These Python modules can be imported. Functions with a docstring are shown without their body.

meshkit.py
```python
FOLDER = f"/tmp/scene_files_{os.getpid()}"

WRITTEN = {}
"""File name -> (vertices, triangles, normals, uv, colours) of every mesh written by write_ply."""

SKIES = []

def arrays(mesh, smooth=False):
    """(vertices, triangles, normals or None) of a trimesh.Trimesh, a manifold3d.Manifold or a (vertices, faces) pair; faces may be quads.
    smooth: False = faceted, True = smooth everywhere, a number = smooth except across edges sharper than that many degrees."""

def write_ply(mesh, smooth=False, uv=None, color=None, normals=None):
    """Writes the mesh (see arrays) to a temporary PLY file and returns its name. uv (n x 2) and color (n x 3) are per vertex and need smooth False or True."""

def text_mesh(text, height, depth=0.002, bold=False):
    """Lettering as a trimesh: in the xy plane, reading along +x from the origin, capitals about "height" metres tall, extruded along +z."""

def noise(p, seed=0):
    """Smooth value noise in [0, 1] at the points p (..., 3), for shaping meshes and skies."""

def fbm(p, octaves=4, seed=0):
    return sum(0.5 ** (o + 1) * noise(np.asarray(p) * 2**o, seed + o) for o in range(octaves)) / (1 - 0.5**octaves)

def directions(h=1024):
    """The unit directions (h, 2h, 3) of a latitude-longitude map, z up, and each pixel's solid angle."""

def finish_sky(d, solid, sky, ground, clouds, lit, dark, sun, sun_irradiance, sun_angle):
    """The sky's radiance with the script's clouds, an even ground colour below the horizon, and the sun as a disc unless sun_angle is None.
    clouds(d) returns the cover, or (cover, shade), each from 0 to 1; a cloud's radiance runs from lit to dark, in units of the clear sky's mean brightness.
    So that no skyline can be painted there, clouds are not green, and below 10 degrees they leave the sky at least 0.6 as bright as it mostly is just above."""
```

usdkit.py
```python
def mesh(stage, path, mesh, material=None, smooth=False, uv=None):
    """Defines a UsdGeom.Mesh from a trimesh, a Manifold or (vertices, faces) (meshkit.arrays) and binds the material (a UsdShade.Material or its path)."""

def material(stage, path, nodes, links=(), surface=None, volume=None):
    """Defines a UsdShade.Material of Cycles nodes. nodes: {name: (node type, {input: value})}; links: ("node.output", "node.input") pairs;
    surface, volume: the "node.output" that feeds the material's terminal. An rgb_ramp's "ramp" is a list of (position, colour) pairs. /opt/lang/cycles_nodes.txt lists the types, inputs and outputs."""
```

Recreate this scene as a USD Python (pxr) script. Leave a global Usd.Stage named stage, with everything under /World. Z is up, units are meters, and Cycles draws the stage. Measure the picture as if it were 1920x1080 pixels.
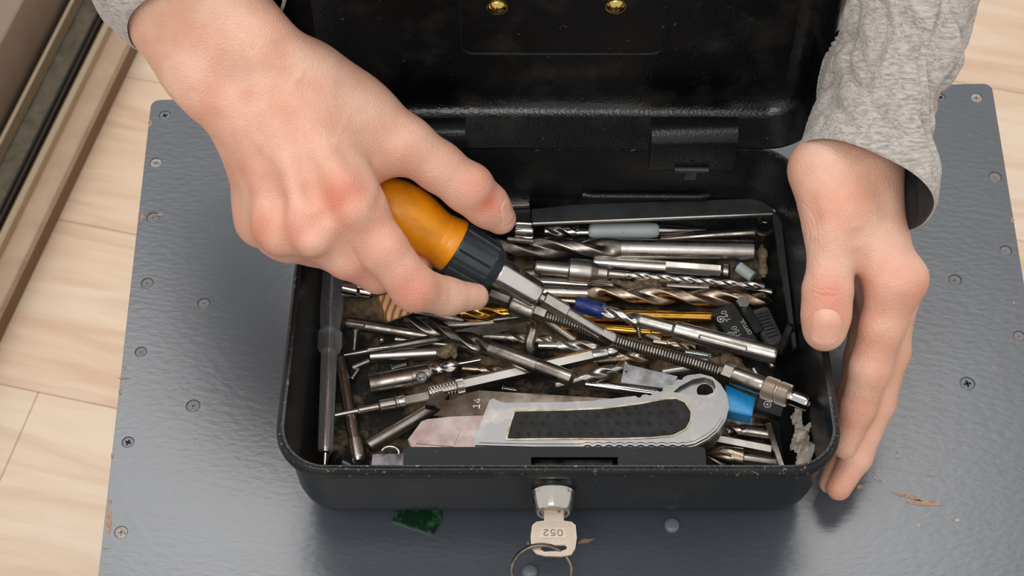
import math, numpy as np, trimesh, manifold3d as m3, usdkit, meshkit
from shapely.geometry import Polygon, Point, box as sbox
from shapely import affinity
from pxr import Usd, UsdGeom, UsdLux, UsdShade, Gf, Sdf, Vt

stage = Usd.Stage.CreateInMemory()
UsdGeom.SetStageUpAxis(stage, 'Z'); UsdGeom.SetStageMetersPerUnit(stage, 1.0)
UsdGeom.Xform.Define(stage, '/World')
rng = np.random.default_rng(7)
PI = math.pi

# ------------------------------------------------------------------ camera
F, PITCH = 3200.0, math.radians(57.0)          # focal length in pixels of a 1920 wide frame, downward pitch
TOP = 0.50                                     # table top height
RIM = TOP + 0.085                              # rim of the cash box
FW = np.array([0, math.cos(PITCH), -math.sin(PITCH)]); UPV = np.array([0, math.sin(PITCH), math.cos(PITCH)]); RT = np.array([1.0, 0, 0])
def ray(px, py): return FW + RT * (px - 960) / F + UPV * (540 - py) / F
CAM = np.array([0, 0, RIM]) - 0.922 * ray(1040, 878)
cam = UsdGeom.Camera.Define(stage, '/World/camera')
cam.CreateHorizontalApertureAttr(36.0); cam.CreateVerticalApertureAttr(20.25); cam.CreateFocalLengthAttr(36.0 * F / 1920)
cam.CreateClippingRangeAttr(Gf.Vec2f(0.05, 50)); cam.CreateFStopAttr(20.0); cam.CreateFocusDistanceAttr(0.955)
cam.AddTranslateOp().Set(Gf.Vec3d(*CAM)); cam.AddRotateXOp().Set(90 - math.degrees(PITCH))
cam.CreateExposureAttr(0.0)

# ------------------------------------------------------------------ light
dome = UsdLux.DomeLight.Define(stage, '/World/room_light'); dome.CreateIntensityAttr(0.24); dome.CreateColorAttr(Gf.Vec3f(1.0, 0.97, 0.94))
def area(name, at, look, w, h, power, col):
    L = UsdLux.RectLight.Define(stage, '/World/' + name); L.CreateWidthAttr(w); L.CreateHeightAttr(h); L.CreateIntensityAttr(power); L.CreateColorAttr(Gf.Vec3f(*col))
    z = np.array(at, float) - np.array(look, float); z /= np.linalg.norm(z); x = np.cross([0, 1, 0.001], z); x /= np.linalg.norm(x); y = np.cross(z, x)
    m = np.eye(4); m[0, :3], m[1, :3], m[2, :3], m[3, :3] = x, y, z, at
    L.AddTransformOp().Set(Gf.Matrix4d(*m.ravel().tolist()))
area('ceiling_lamp', (-0.08, 0.95, 2.4), (0.0, 0.3, 0.55), 1.8, 0.75, 4.7, (1.0, 0.98, 0.955))
area('ceiling_lamp_001', (-0.35, -0.85, 2.2), (0.0, 0.1, 0.55), 0.9, 0.8, 5.0, (1.0, 0.98, 0.96))

# ------------------------------------------------------------------ placing helpers
def P(px, py, z):
    """The point at height z that the photograph shows at a pixel."""
    r = ray(px, py); return CAM + r * (z - CAM[2]) / r[2]
def PY(px, py, y):
    r = ray(px, py); return CAM + r * (y - CAM[1]) / r[1]
def sc(p): return float(np.dot(np.asarray(p) - CAM, FW)) / F      # metres per pixel there
LOOKS = '/World/Looks'
UsdGeom.Scope.Define(stage, LOOKS)
used = {}
def numbered(parent, name):
    k = (parent, name); n = used.get(k, 0); used[k] = n + 1
    return f'{parent}/{name}' + (f'_{n:03d}' if n else '')
def keys(prim, **kw):
    for k, v in kw.items():
        if v: prim.SetCustomDataByKey(k, v)
def tri(m):
    if isinstance(m, trimesh.Trimesh): return m
    v, f, _ = meshkit.arrays(m); return trimesh.Trimesh(v, f, process=False)
def cat(ms): return trimesh.util.concatenate([tri(m) for m in ms])
class Thing:
    """Parts are gathered in world space, then written under an Xform that stands at the thing's base."""
    def __init__(self, name, label=None, category=None, group=None, kind=None, origin=None):
        self.name, self.info, self.parts, self.origin = name, dict(label=label, category=category, group=group, kind=kind), [], origin
    def add(self, name, mesh, mat, under=None, label=None, smooth=35, tint=None, kind=None):
        self.parts.append([name, tri(mesh), mat, under, label, smooth, tint, kind]); return len(self.parts) - 1
    def done(self, single=False):
        lo = np.min([p[1].bounds[0] for p in self.parts], 0); hi = np.max([p[1].bounds[1] for p in self.parts], 0)
        o = np.array([(lo[0] + hi[0]) / 2, (lo[1] + hi[1]) / 2, lo[2]]) if self.origin is None else np.array(self.origin, float)
        path = numbered('/World', self.name)
        paths = []
        if not single:
            x = UsdGeom.Xform.Define(stage, path); x.AddTranslateOp().Set(Gf.Vec3d(*o)); keys(x.GetPrim(), **self.info)
        for name, mesh, mat, under, label, smooth, tint, kind in self.parts:
            pp = path if single else numbered(path if under is None else paths[under], name)
            paths.append(pp)
            m = mesh.copy(); m.vertices = m.vertices - o
            g = usdkit.mesh(stage, pp, m, MAT[mat], smooth)
            if tint is not None:
                UsdGeom.PrimvarsAPI(g).CreatePrimvar('tint', Sdf.ValueTypeNames.FloatArray, 'vertex').Set(Vt.FloatArray.FromNumpy(np.asarray(tint, np.float32)))
            if single: g.AddTranslateOp().Set(Gf.Vec3d(*o)); keys(g.GetPrim(), **self.info)
            else: keys(g.GetPrim(), label=label, kind=kind)
        return path
def single(name, mesh, mat, label=None, category=None, group=None, kind=None, smooth=35):
    t = Thing(name, label, category, group, kind); t.add(name, mesh, mat, smooth=smooth); return t.done(True)

# ------------------------------------------------------------------ materials
MAT = {}
def M(name, nodes, links, surface='p.BSDF'): MAT[name] = usdkit.material(stage, f'{LOOKS}/{name}', nodes, links, surface)
def plain(name, col, rough=0.5, metal=0.0, bump=0, bscale=400, var=0.0, vscale=60, col2=None, ramp=(0.35, 0.65), detail=4, rvar=0.12, **kw):
    """A principled material whose colour wanders to col2 by noise, with fine relief."""
    n = {'g': ('geometry', {}), 'p': ('principled_bsdf', dict(roughness=rough, metallic=metal, base_color=col, **kw))}
    l = []
    if col2 is not None:
        n['n'] = ('noise_texture', dict(scale=vscale, detail=detail, roughness=0.6)); n['r'] = ('rgb_ramp', dict(ramp=[(0, col), (ramp[0], col), (ramp[1], col2), (1, col2)]))
        l += [('g.position', 'n.vector'), ('n.fac', 'r.fac'), ('r.color', 'p.base_color')]
        if rvar:
            n['rr'] = ('map_range', dict(from_min=0.3, from_max=0.7, to_min=max(rough - rvar, 0.04), to_max=rough + rvar)); l += [('n.fac', 'rr.value'), ('rr.result', 'p.roughness')]
    if bump:
        n['b'] = ('noise_texture', dict(scale=bscale, detail=3)); n['bb'] = ('bump', dict(strength=0.6, distance=bump))
        l += [('g.position', 'b.vector'), ('b.fac', 'bb.height'), ('bb.normal', 'p.normal')]
    M(name, n, l)
S = lambda r, g, b: tuple((c / 255 / 12.92 if c / 255 < 0.04045 else ((c / 255 + 0.055) / 1.055) ** 2.4) for c in (r, g, b))
plain('steel', S(205, 200, 194), 0.33, 1.0, 0.00002, 2500, vscale=90, col2=S(158, 150, 140), ramp=(0.45, 0.8))
plain('steel_bright', S(226, 222, 217), 0.25, 1.0, 0.00001, 3000, vscale=70, col2=S(186, 180, 172), ramp=(0.45, 0.8), rvar=0.08)
plain('steel_dark', S(178, 170, 161), 0.34, 1.0, 0.00003, 2200, vscale=100, col2=S(112, 104, 95), ramp=(0.4, 0.7))
plain('steel_bronze', S(180, 164, 145), 0.28, 1.0, 0.00002, 2000, vscale=80, col2=S(128, 98, 74), ramp=(0.45, 0.72))
plain('spanner_steel', S(116, 106, 97), 0.42, 0.95, 0.00004, 1200, vscale=70, col2=S(84, 70, 58), ramp=(0.42, 0.72))
plain('black_oxide', S(140, 132, 124), 0.3, 1.0, 0.00002, 2500, vscale=120, col2=S(92, 86, 80), ramp=(0.4, 0.7))
plain('chrome', S(205, 201, 196), 0.09, 1.0, rvar=0)
plain('gold_coat', S(214, 160, 72), 0.22, 1.0, 0.00001, 2500, vscale=120, col2=S(150, 105, 45), ramp=(0.45, 0.75), rvar=0.06)
plain('zinc', S(206, 214, 212), 0.25, 1.0, vscale=200, col2=S(150, 162, 160), ramp=(0.4, 0.7))
plain('green_zinc', S(92, 102, 94), 0.35, 1.0, vscale=200, col2=S(56, 62, 56), ramp=(0.4, 0.7))
plain('brass', S(214, 190, 110), 0.16, 1.0, rvar=0)
plain('nickel', S(186, 172, 158), 0.42, 0.8, 0.00001, 2500, vscale=120, col2=S(190, 176, 160), ramp=(0.45, 0.8), rvar=0.06)
plain('ring_steel', S(150, 142, 132), 0.22, 1.0, vscale=140, col2=S(96, 86, 76), ramp=(0.4, 0.7), rvar=0.06)
plain('gunmetal', S(66, 68, 70), 0.42, 0.25, 0.00003, 1800, vscale=60, col2=S(46, 46, 46), ramp=(0.4, 0.7))
plain('black_plastic', S(30, 31, 32), 0.42, 0, 0.00003, 2500, vscale=150, col2=S(48, 46, 44), ramp=(0.5, 0.8))
plain('collar_plastic', S(52, 60, 66), 0.4, 0, 0.00002, 3000, vscale=200, col2=S(40, 46, 50), ramp=(0.4, 0.7))
plain('yellow_plastic', S(232, 150, 8), 0.36, 0, 0.00001, 2000, vscale=70, col2=S(178, 112, 18), ramp=(0.5, 0.85), specular_ior_level=0.5)
plain('pale_plastic', S(196, 205, 204), 0.45, 0, 0.00002, 900, vscale=180, col2=S(150, 140, 112), ramp=(0.62, 0.72))
plain('cyan_plastic', S(28, 150, 214), 0.35, 0, vscale=200, col2=S(70, 160, 205), ramp=(0.5, 0.8))
plain('blue_tape', S(38, 62, 140), 0.3, 0, 0.00025, 500, vscale=250, col2=S(24, 38, 92), ramp=(0.4, 0.65))
plain('yellow_bit', S(190, 160, 30), 0.45)
plain('grey_block', S(86, 86, 84), 0.5, 0.2, vscale=200, col2=S(60, 60, 58))
plain('white_print', S(200, 200, 196), 0.6)
plain('grip_rubber', S(26, 26, 26), 0.55, 0, 0.00003, 1800, vscale=120, col2=S(44, 42, 40), ramp=(0.55, 0.8), specular_ior_level=0.22)
plain('blade_paint', S(160, 146, 143), 0.45, 0.4, 0.00003, 1200, vscale=70, col2=S(156, 126, 118), ramp=(0.45, 0.75))
plain('bare_frame', S(186, 176, 156), 0.5, 0.3, vscale=120, col2=S(150, 134, 104))
plain('slider_grey', S(150, 150, 152), 0.42, 0.5, vscale=140, col2=S(120, 120, 120))
plain('paper', S(186, 176, 164), 0.8, 0, 0.0004, 160, vscale=110, col2=S(96, 84, 72), ramp=(0.45, 0.7))
plain('lint', S(158, 140, 114), 0.95, 0, 0.0004, 700, vscale=300, col2=S(110, 90, 66))
plain('nail', S(218, 160, 138), 0.34, 0, 0.00002, 600, vscale=120, col2=S(224, 174, 154), ramp=(0.4, 0.7))
plain('lining', S(62, 60, 58), 0.95)
plain('green_glass', S(20, 46, 30), 0.15, 0, vscale=120, col2=S(48, 92, 62), ramp=(0.5, 0.62))
plain('grey_paint', S(108, 114, 122), 0.38)
plain('felt_clear', S(150, 152, 152), 0.15)
plain('hole_dark', S(24, 20, 17), 0.8)
M('clear_plastic', {'t': ('transparent_bsdf', dict(color=(0.88, 0.89, 0.90))), 'gl': ('principled_bsdf', dict(base_color=S(190, 192, 194), roughness=0.12, specular_ior_level=0.8)), 'lw': ('layer_weight', dict(blend=0.5)), 'ma': ('map_range', dict(from_min=0, from_max=1, to_min=0.12, to_max=0.62)), 'm': ('mix_closure', {})},
  [('lw.facing', 'ma.value'), ('ma.result', 'm.fac'), ('t.BSDF', 'm.closure1'), ('gl.BSDF', 'm.closure2')], surface='m.closure')
# utility knife body: bare cast alloy with the paint rubbed off in places
M('knife_alloy', {'g': ('geometry', {}), 'n': ('noise_texture', dict(scale=55, detail=6, roughness=0.65)), 'r': ('rgb_ramp', dict(ramp=[(0, S(108, 108, 110)), (0.52, S(115, 114, 114)), (0.62, S(130, 126, 121)), (0.69, S(138, 133, 123)), (0.72, S(148, 130, 106)), (1, S(146, 126, 100))])),
    'b': ('noise_texture', dict(scale=900, detail=3)), 'bb': ('bump', dict(strength=0.5, distance=0.00004)), 'p': ('principled_bsdf', dict(metallic=0.8, roughness=0.36))},
  [('g.position', 'n.vector'), ('n.fac', 'r.fac'), ('r.color', 'p.base_color'), ('g.position', 'b.vector'), ('b.fac', 'bb.height'), ('bb.normal', 'p.normal')])
# hammered black enamel of the cash box, dusty; worn: with bare scratches
def enamel(name, dust, scratch, dustcol=S(70, 66, 60), rough=0.36, base=S(14, 18, 21), spec=0.36):
    M(name, {'g': ('geometry', {}), 'v': ('noise_texture', dict(scale=620, detail=2, roughness=0.5)), 'bb': ('bump', dict(strength=0.7, distance=0.0004)),
        'd': ('noise_texture', dict(scale=26, detail=7, roughness=0.62)), 'dr': ('rgb_ramp', dict(ramp=[(0, (0, 0, 0)), (0.52, (0, 0, 0)), (0.8, (dust,) * 3), (1, (dust,) * 3)])),
        's': ('noise_texture', dict(scale=330, detail=4, roughness=0.7)), 'sr': ('rgb_ramp', dict(ramp=[(0, (0, 0, 0)), (0.66 - scratch, (0, 0, 0)), (0.70 - scratch, (1, 1, 1)), (1, (1, 1, 1))])),
        'm1': ('mix', dict(mix_type='mix', color1=base, color2=dustcol)), 'm2': ('mix', dict(mix_type='mix', color2=S(120, 108, 92))),
        'rr': ('map_range', dict(from_min=0, from_max=0.5, to_min=rough, to_max=rough + 0.3)), 'p': ('principled_bsdf', dict(roughness=rough, specular_ior_level=spec))},
      [('g.position', 'v.vector'), ('v.fac', 'bb.height'), ('bb.normal', 'p.normal'), ('g.position', 'd.vector'), ('d.fac', 'dr.fac'), ('dr.color', 'm1.fac'), ('m1.color', 'm2.color1'),
       ('g.position', 's.vector'), ('s.fac', 'sr.fac'), ('sr.color', 'm2.fac'), ('m2.color', 'p.base_color'), ('d.fac', 'rr.value')])
enamel('enamel', 0.25, -0.05, rough=0.31, spec=0.45); enamel('enamel_dusty', 0.42, -0.02, base=S(6, 9, 12), spec=0.58, rough=0.24); enamel('enamel_worn', 0.5, 0.04); enamel('ledge_enamel', 0.12, -0.03, rough=0.5, spec=0.25)
# box floor: enamel under a scatter of sawdust
M('sawdust_floor', {'g': ('geometry', {}), 'd': ('noise_texture', dict(scale=34, detail=9, roughness=0.72)), 'r': ('rgb_ramp', dict(ramp=[(0, S(24, 26, 28)), (0.47, S(30, 29, 28)), (0.54, S(104, 86, 66)), (0.66, S(164, 136, 104)), (1, S(178, 148, 114))])),
    'n': ('noise_texture', dict(scale=900, detail=3)), 'bb': ('bump', dict(strength=0.8, distance=0.0006)), 'p': ('principled_bsdf', dict(roughness=0.85))},
  [('g.position', 'd.vector'), ('d.fac', 'r.fac'), ('r.color', 'p.base_color'), ('n.fac', 'bb.height'), ('g.position', 'n.vector'), ('bb.normal', 'p.normal')])
# grey gloss paint, brushed on
M('table_paint', {'g': ('geometry', {}), 'mp': ('mapping', dict(scale=(1.0, 2.2, 1.0), rotation=(0, 0, 0.5))), 'n': ('noise_texture', dict(scale=150, detail=2, roughness=0.45)), 'bb': ('bump', dict(strength=0.45, distance=0.0003)),
    'c': ('noise_texture', dict(scale=9, detail=5, roughness=0.6)), 'cr': ('rgb_ramp', dict(ramp=[(0, S(62, 69, 77)), (0.4, S(67, 74, 82)), (0.7, S(74, 80, 88)), (1, S(78, 84, 92))])),
    's': ('noise_texture', dict(scale=240, detail=2, roughness=0.5)), 'sr': ('rgb_ramp', dict(ramp=[(0, (0, 0, 0)), (0.80, (0, 0, 0)), (0.82, (1, 1, 1)), (1, (1, 1, 1))])), 'm': ('mix', dict(mix_type='mix', color2=S(176, 172, 164))),
    'p': ('principled_bsdf', dict(roughness=0.29, specular_ior_level=1.0))},
  [('g.position', 'mp.vector'), ('mp.vector', 'n.vector'), ('n.fac', 'bb.height'), ('bb.normal', 'p.normal'), ('g.position', 'c.vector'), ('c.fac', 'cr.fac'), ('cr.color', 'm.color1'), ('g.position', 's.vector'), ('s.fac', 'sr.fac'), ('sr.color', 'm.fac'), ('m.color', 'p.base_color')])
plain('bare_board', S(172, 142, 120), 0.8, 0, 0.0002, 900, vscale=500, col2=S(136, 112, 94))
plain('filler', S(158, 160, 158), 0.6, 0, 0.0002, 900, vscale=500, col2=S(128, 124, 116), ramp=(0.45, 0.6))
# laminate floor; three tones of plank. Grain runs along the plank (its direction is set below)
GRAIN = math.radians(-13.0)
def plank_mat(name, a, b, c, off):
    M(name, {'g': ('geometry', {}), 'rot': ('vector_rotate', dict(rotate_type='z_axis', angle=-GRAIN, center=(off, off, 0))), 'mp': ('mapping', dict(scale=(1.6, 13.0, 1.0), location=(off, off * 3, 0))),
        'n': ('noise_texture', dict(scale=2.0, detail=5, roughness=0.6, distortion=1.2)), 'r': ('rgb_ramp', dict(ramp=[(0, b), (0.38, b), (0.55, a), (0.72, c), (1, c)])),
        'mp2': ('mapping', dict(scale=(8, 160, 1))), 'f': ('noise_texture', dict(scale=3.0, detail=3)), 'fr': ('rgb_ramp', dict(ramp=[(0, (0.86,) * 3), (0.45, (1, 1, 1)), (1, (1, 1, 1))])), 'm': ('mix', dict(mix_type='multiply', fac=1.0)),
        'p': ('principled_bsdf', dict(roughness=0.45))},
      [('g.position', 'rot.vector'), ('rot.vector', 'mp.vector'), ('mp.vector', 'n.vector'), ('n.fac', 'r.fac'), ('rot.vector', 'mp2.vector'), ('mp2.vector', 'f.vector'), ('f.fac', 'fr.fac'), ('r.color', 'm.color1'), ('fr.color', 'm.color2'), ('m.color', 'p.base_color')])
plank_mat('plank_a', S(222, 197, 172), S(212, 180, 153), S(229, 207, 184), 0.3); plank_mat('plank_b', S(225, 203, 179), S(216, 188, 161), S(231, 211, 190), 1.7); plank_mat('plank_c', S(220, 193, 167), S(210, 176, 148), S(228, 204, 179), 4.1)
plain('sill_beige', S(176, 150, 126), 0.55, 0, 0.00005, 600, vscale=20, col2=S(160, 134, 112))
plain('track_bronze', S(120, 104, 84), 0.4, 0.6, vscale=30, col2=S(98, 84, 66)); plain('track_dark', S(48, 42, 34), 0.5, 0.3); plain('track_floor', S(86, 78, 64), 0.5, 0.3, vscale=60, col2=S(104, 96, 80)); plain('track_light', S(178, 158, 132), 0.35, 0.6)
plain('subfloor', S(140, 112, 86), 0.8)
plain('sill_shade_brown', S(112, 84, 56), 0.6)  # dark brown with the shade below the sill board put into the colour
plain('door_panel', S(138, 116, 98), 0.5, 0, vscale=14, col2=S(126, 104, 88))
# pine block: growth rings by height
M('pine', {'g': ('geometry', {}), 'mp': ('mapping', dict(rotation=(0.0, 0.0, 0.35))), 'w': ('wave_texture', dict(wave_type='bands', bands_direction='x', scale=78, distortion=1.4, detail=2, detail_scale=1.2)), 'r': ('rgb_ramp', dict(ramp=[(0, S(212, 168, 118)), (0.55, S(206, 158, 108)), (0.85, S(150, 92, 48)), (1, S(140, 84, 42))])),
    'p': ('principled_bsdf', dict(roughness=0.7))}, [('g.position', 'mp.vector'), ('mp.vector', 'w.vector'), ('w.fac', 'r.fac'), ('r.color', 'p.base_color')])
# skin: mottled, redder where the tint primvar says (knuckles, thumb joint)
M('skin', {'g': ('geometry', {}), 'n': ('noise_texture', dict(scale=38, detail=5, roughness=0.6)), 'r': ('rgb_ramp', dict(ramp=[(0, S(208, 150, 124)), (0.38, S(217, 165, 140)), (0.62, S(226, 182, 160)), (1, S(232, 192, 172))])),
    'a': ('attribute', dict(attribute='tint')), 'm': ('mix', dict(mix_type='mix', color2=S(200, 100, 76))),
    'w': ('noise_texture', dict(scale=820, detail=4, roughness=0.6)), 'mp': ('mapping', dict(scale=(1, 1, 1))), 'v': ('voronoi_texture', dict(scale=900)), 'ad': ('math', dict(math_type='add')), 'bb': ('bump', dict(strength=0.6, distance=0.0004)),
    'p': ('principled_bsdf', dict(roughness=0.46, subsurface_weight=0.12, subsurface_scale=0.003, subsurface_radius=(1, 0.35, 0.2), specular_ior_level=0.4))},
  [('g.position', 'n.vector'), ('n.fac', 'r.fac'), ('r.color', 'm.color1'), ('a.fac', 'm.fac'), ('m.color', 'p.base_color'), ('g.position', 'w.vector'), ('g.position', 'v.vector'), ('w.fac', 'ad.value1'), ('v.distance', 'ad.value2'), ('ad.value', 'bb.height'), ('bb.normal', 'p.normal')])
# heather-grey jersey
M('jersey', {'t': ('texture_coordinate', {}), 'g': ('geometry', {}), 'mp': ('mapping', dict(scale=(35, 170, 260), rotation=(0, 0, 0.12))), 'n': ('noise_texture', dict(scale=3.2, detail=5, roughness=0.7)), 'r': ('rgb_ramp', dict(ramp=[(0, S(96, 93, 91)), (0.36, S(138, 133, 129)), (0.58, S(182, 175, 169)), (1, S(204, 197, 190))])),
    'w': ('noise_texture', dict(scale=1500, detail=2)), 'bb': ('bump', dict(strength=0.5, distance=0.0005)), 'p': ('principled_bsdf', dict(roughness=0.95, sheen_weight=0.25, specular_ior_level=0.15))},
  [('g.position', 'mp.vector'), ('mp.vector', 'n.vector'), ('n.fac', 'r.fac'), ('r.color', 'p.base_color'), ('g.position', 'w.vector'), ('w.fac', 'bb.height'), ('bb.normal', 'p.normal')])

# ------------------------------------------------------------------ mesh helpers
def loft(rings, closed=True, cap0=False, cap1=False):
    """rings: (k, n, 3); joins them by quads."""
    R = np.asarray(rings, float); k, n, _ = R.shape; v = R.reshape(-1, 3); q = []
    i, j = np.meshgrid(np.arange(k - 1), np.arange(n if closed else n - 1), indexing='ij'); j2 = (j + 1) % n
    a, b, c, d = i * n + j, i * n + j2, (i + 1) * n + j2, (i + 1) * n + j
    f = np.vstack([np.stack([a, b, c], -1).reshape(-1, 3), np.stack([a, c, d], -1).reshape(-1, 3)])
    v = list(v); f = list(f)
    if cap0:
        v.append(R[0].mean(0)); c0 = len(v) - 1; f += [[c0, (t + 1) % n, t] for t in range(n)]
    if cap1:
        v.append(R[-1].mean(0)); c1 = len(v) - 1; o = (k - 1) * n; f += [[c1, o + t, o + (t + 1) % n] for t in range(n)]
    m = trimesh.Trimesh(np.array(v), np.array(f), process=False)
    return m
def outward(m):
    if m.is_watertight and m.volume < 0: m.invert()
    return m
def sweep(points, r, n=10, caps=True, closed=False, flat=None):
    """Round tube along points; r a number or one per point."""
    p = np.asarray(points, float); k = len(p); r = np.broadcast_to(np.asarray(r, float), (k,))
    if closed: t = np.roll(p, -1, 0) - np.roll(p, 1, 0)
    else: t = np.gradient(p, axis=0)
    t /= np.linalg.norm(t, axis=1, keepdims=True)
    ref = np.array([0, 0, 1.0]) if abs(t[0][2]) < 0.9 else np.array([1.0, 0, 0]); a = np.cross(ref, t[0]); a /= np.linalg.norm(a); ang = np.arange(n) * 2 * PI / n; rings = []
    for i in range(k):
        a = a - t[i] * np.dot(a, t[i]); a /= np.linalg.norm(a); b = np.cross(t[i], a)
        rings.append(p[i] + r[i] * (np.cos(ang)[:, None] * a + np.sin(ang)[:, None] * b))
    if closed: rings.append(rings[0]); return loft(rings)
    return loft(rings, cap0=caps, cap1=caps)
def smoothline(pts, n=40):
    from scipy.interpolate import CubicSpline
    p = np.asarray(pts, float); s = np.r_[0, np.cumsum(np.linalg.norm(np.diff(p, axis=0), axis=1))]
    return CubicSpline(s, p)(np.linspace(0, s[-1], n))
def bbox(cx, cy, cz, sx, sy, sz, bev=0.0):
    """A box with bevelled edges."""
    if bev <= 0: m = trimesh.creation.box((sx, sy, sz)); m.apply_translation((cx, cy, cz)); return m
    v = np.array([[x * (sx / 2 - bev * (k != 0)), y * (sy / 2 - bev * (k != 1)), z * (sz / 2 - bev * (k != 2))] for k in range(3) for x in (-1, 1) for y in (-1, 1) for z in (-1, 1)])
    m = trimesh.Trimesh(v).convex_hull; m.apply_translation((cx, cy, cz)); return m
def extrude(poly, h, bev=0.0):
    """Polygon in xy to a plate from z=0 to h, the upper edge chamfered by bev."""
    if not bev: return trimesh.creation.extrude_polygon(poly, h, engine='earcut')
    m = trimesh.creation.extrude_polygon(poly, h - bev, engine='earcut'); ms = [m]
    cs = [m3.CrossSection([np.array(poly.exterior.coords)[:-1]] + [np.array(i.coords)[:-1] for i in poly.interiors], m3.FillRule.EvenOdd)]
    steps = 3; man = cs[0].extrude(h - bev)
    for s in range(1, steps + 1):
        a = s / steps * PI / 2; o = -bev * (1 - math.cos(a)); z1 = h - bev + bev * math.sin(a)
        man = man + cs[0].offset(o - 1e-7, m3.JoinType.Round, 2.0, 24).extrude(z1)
    return man
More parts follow.
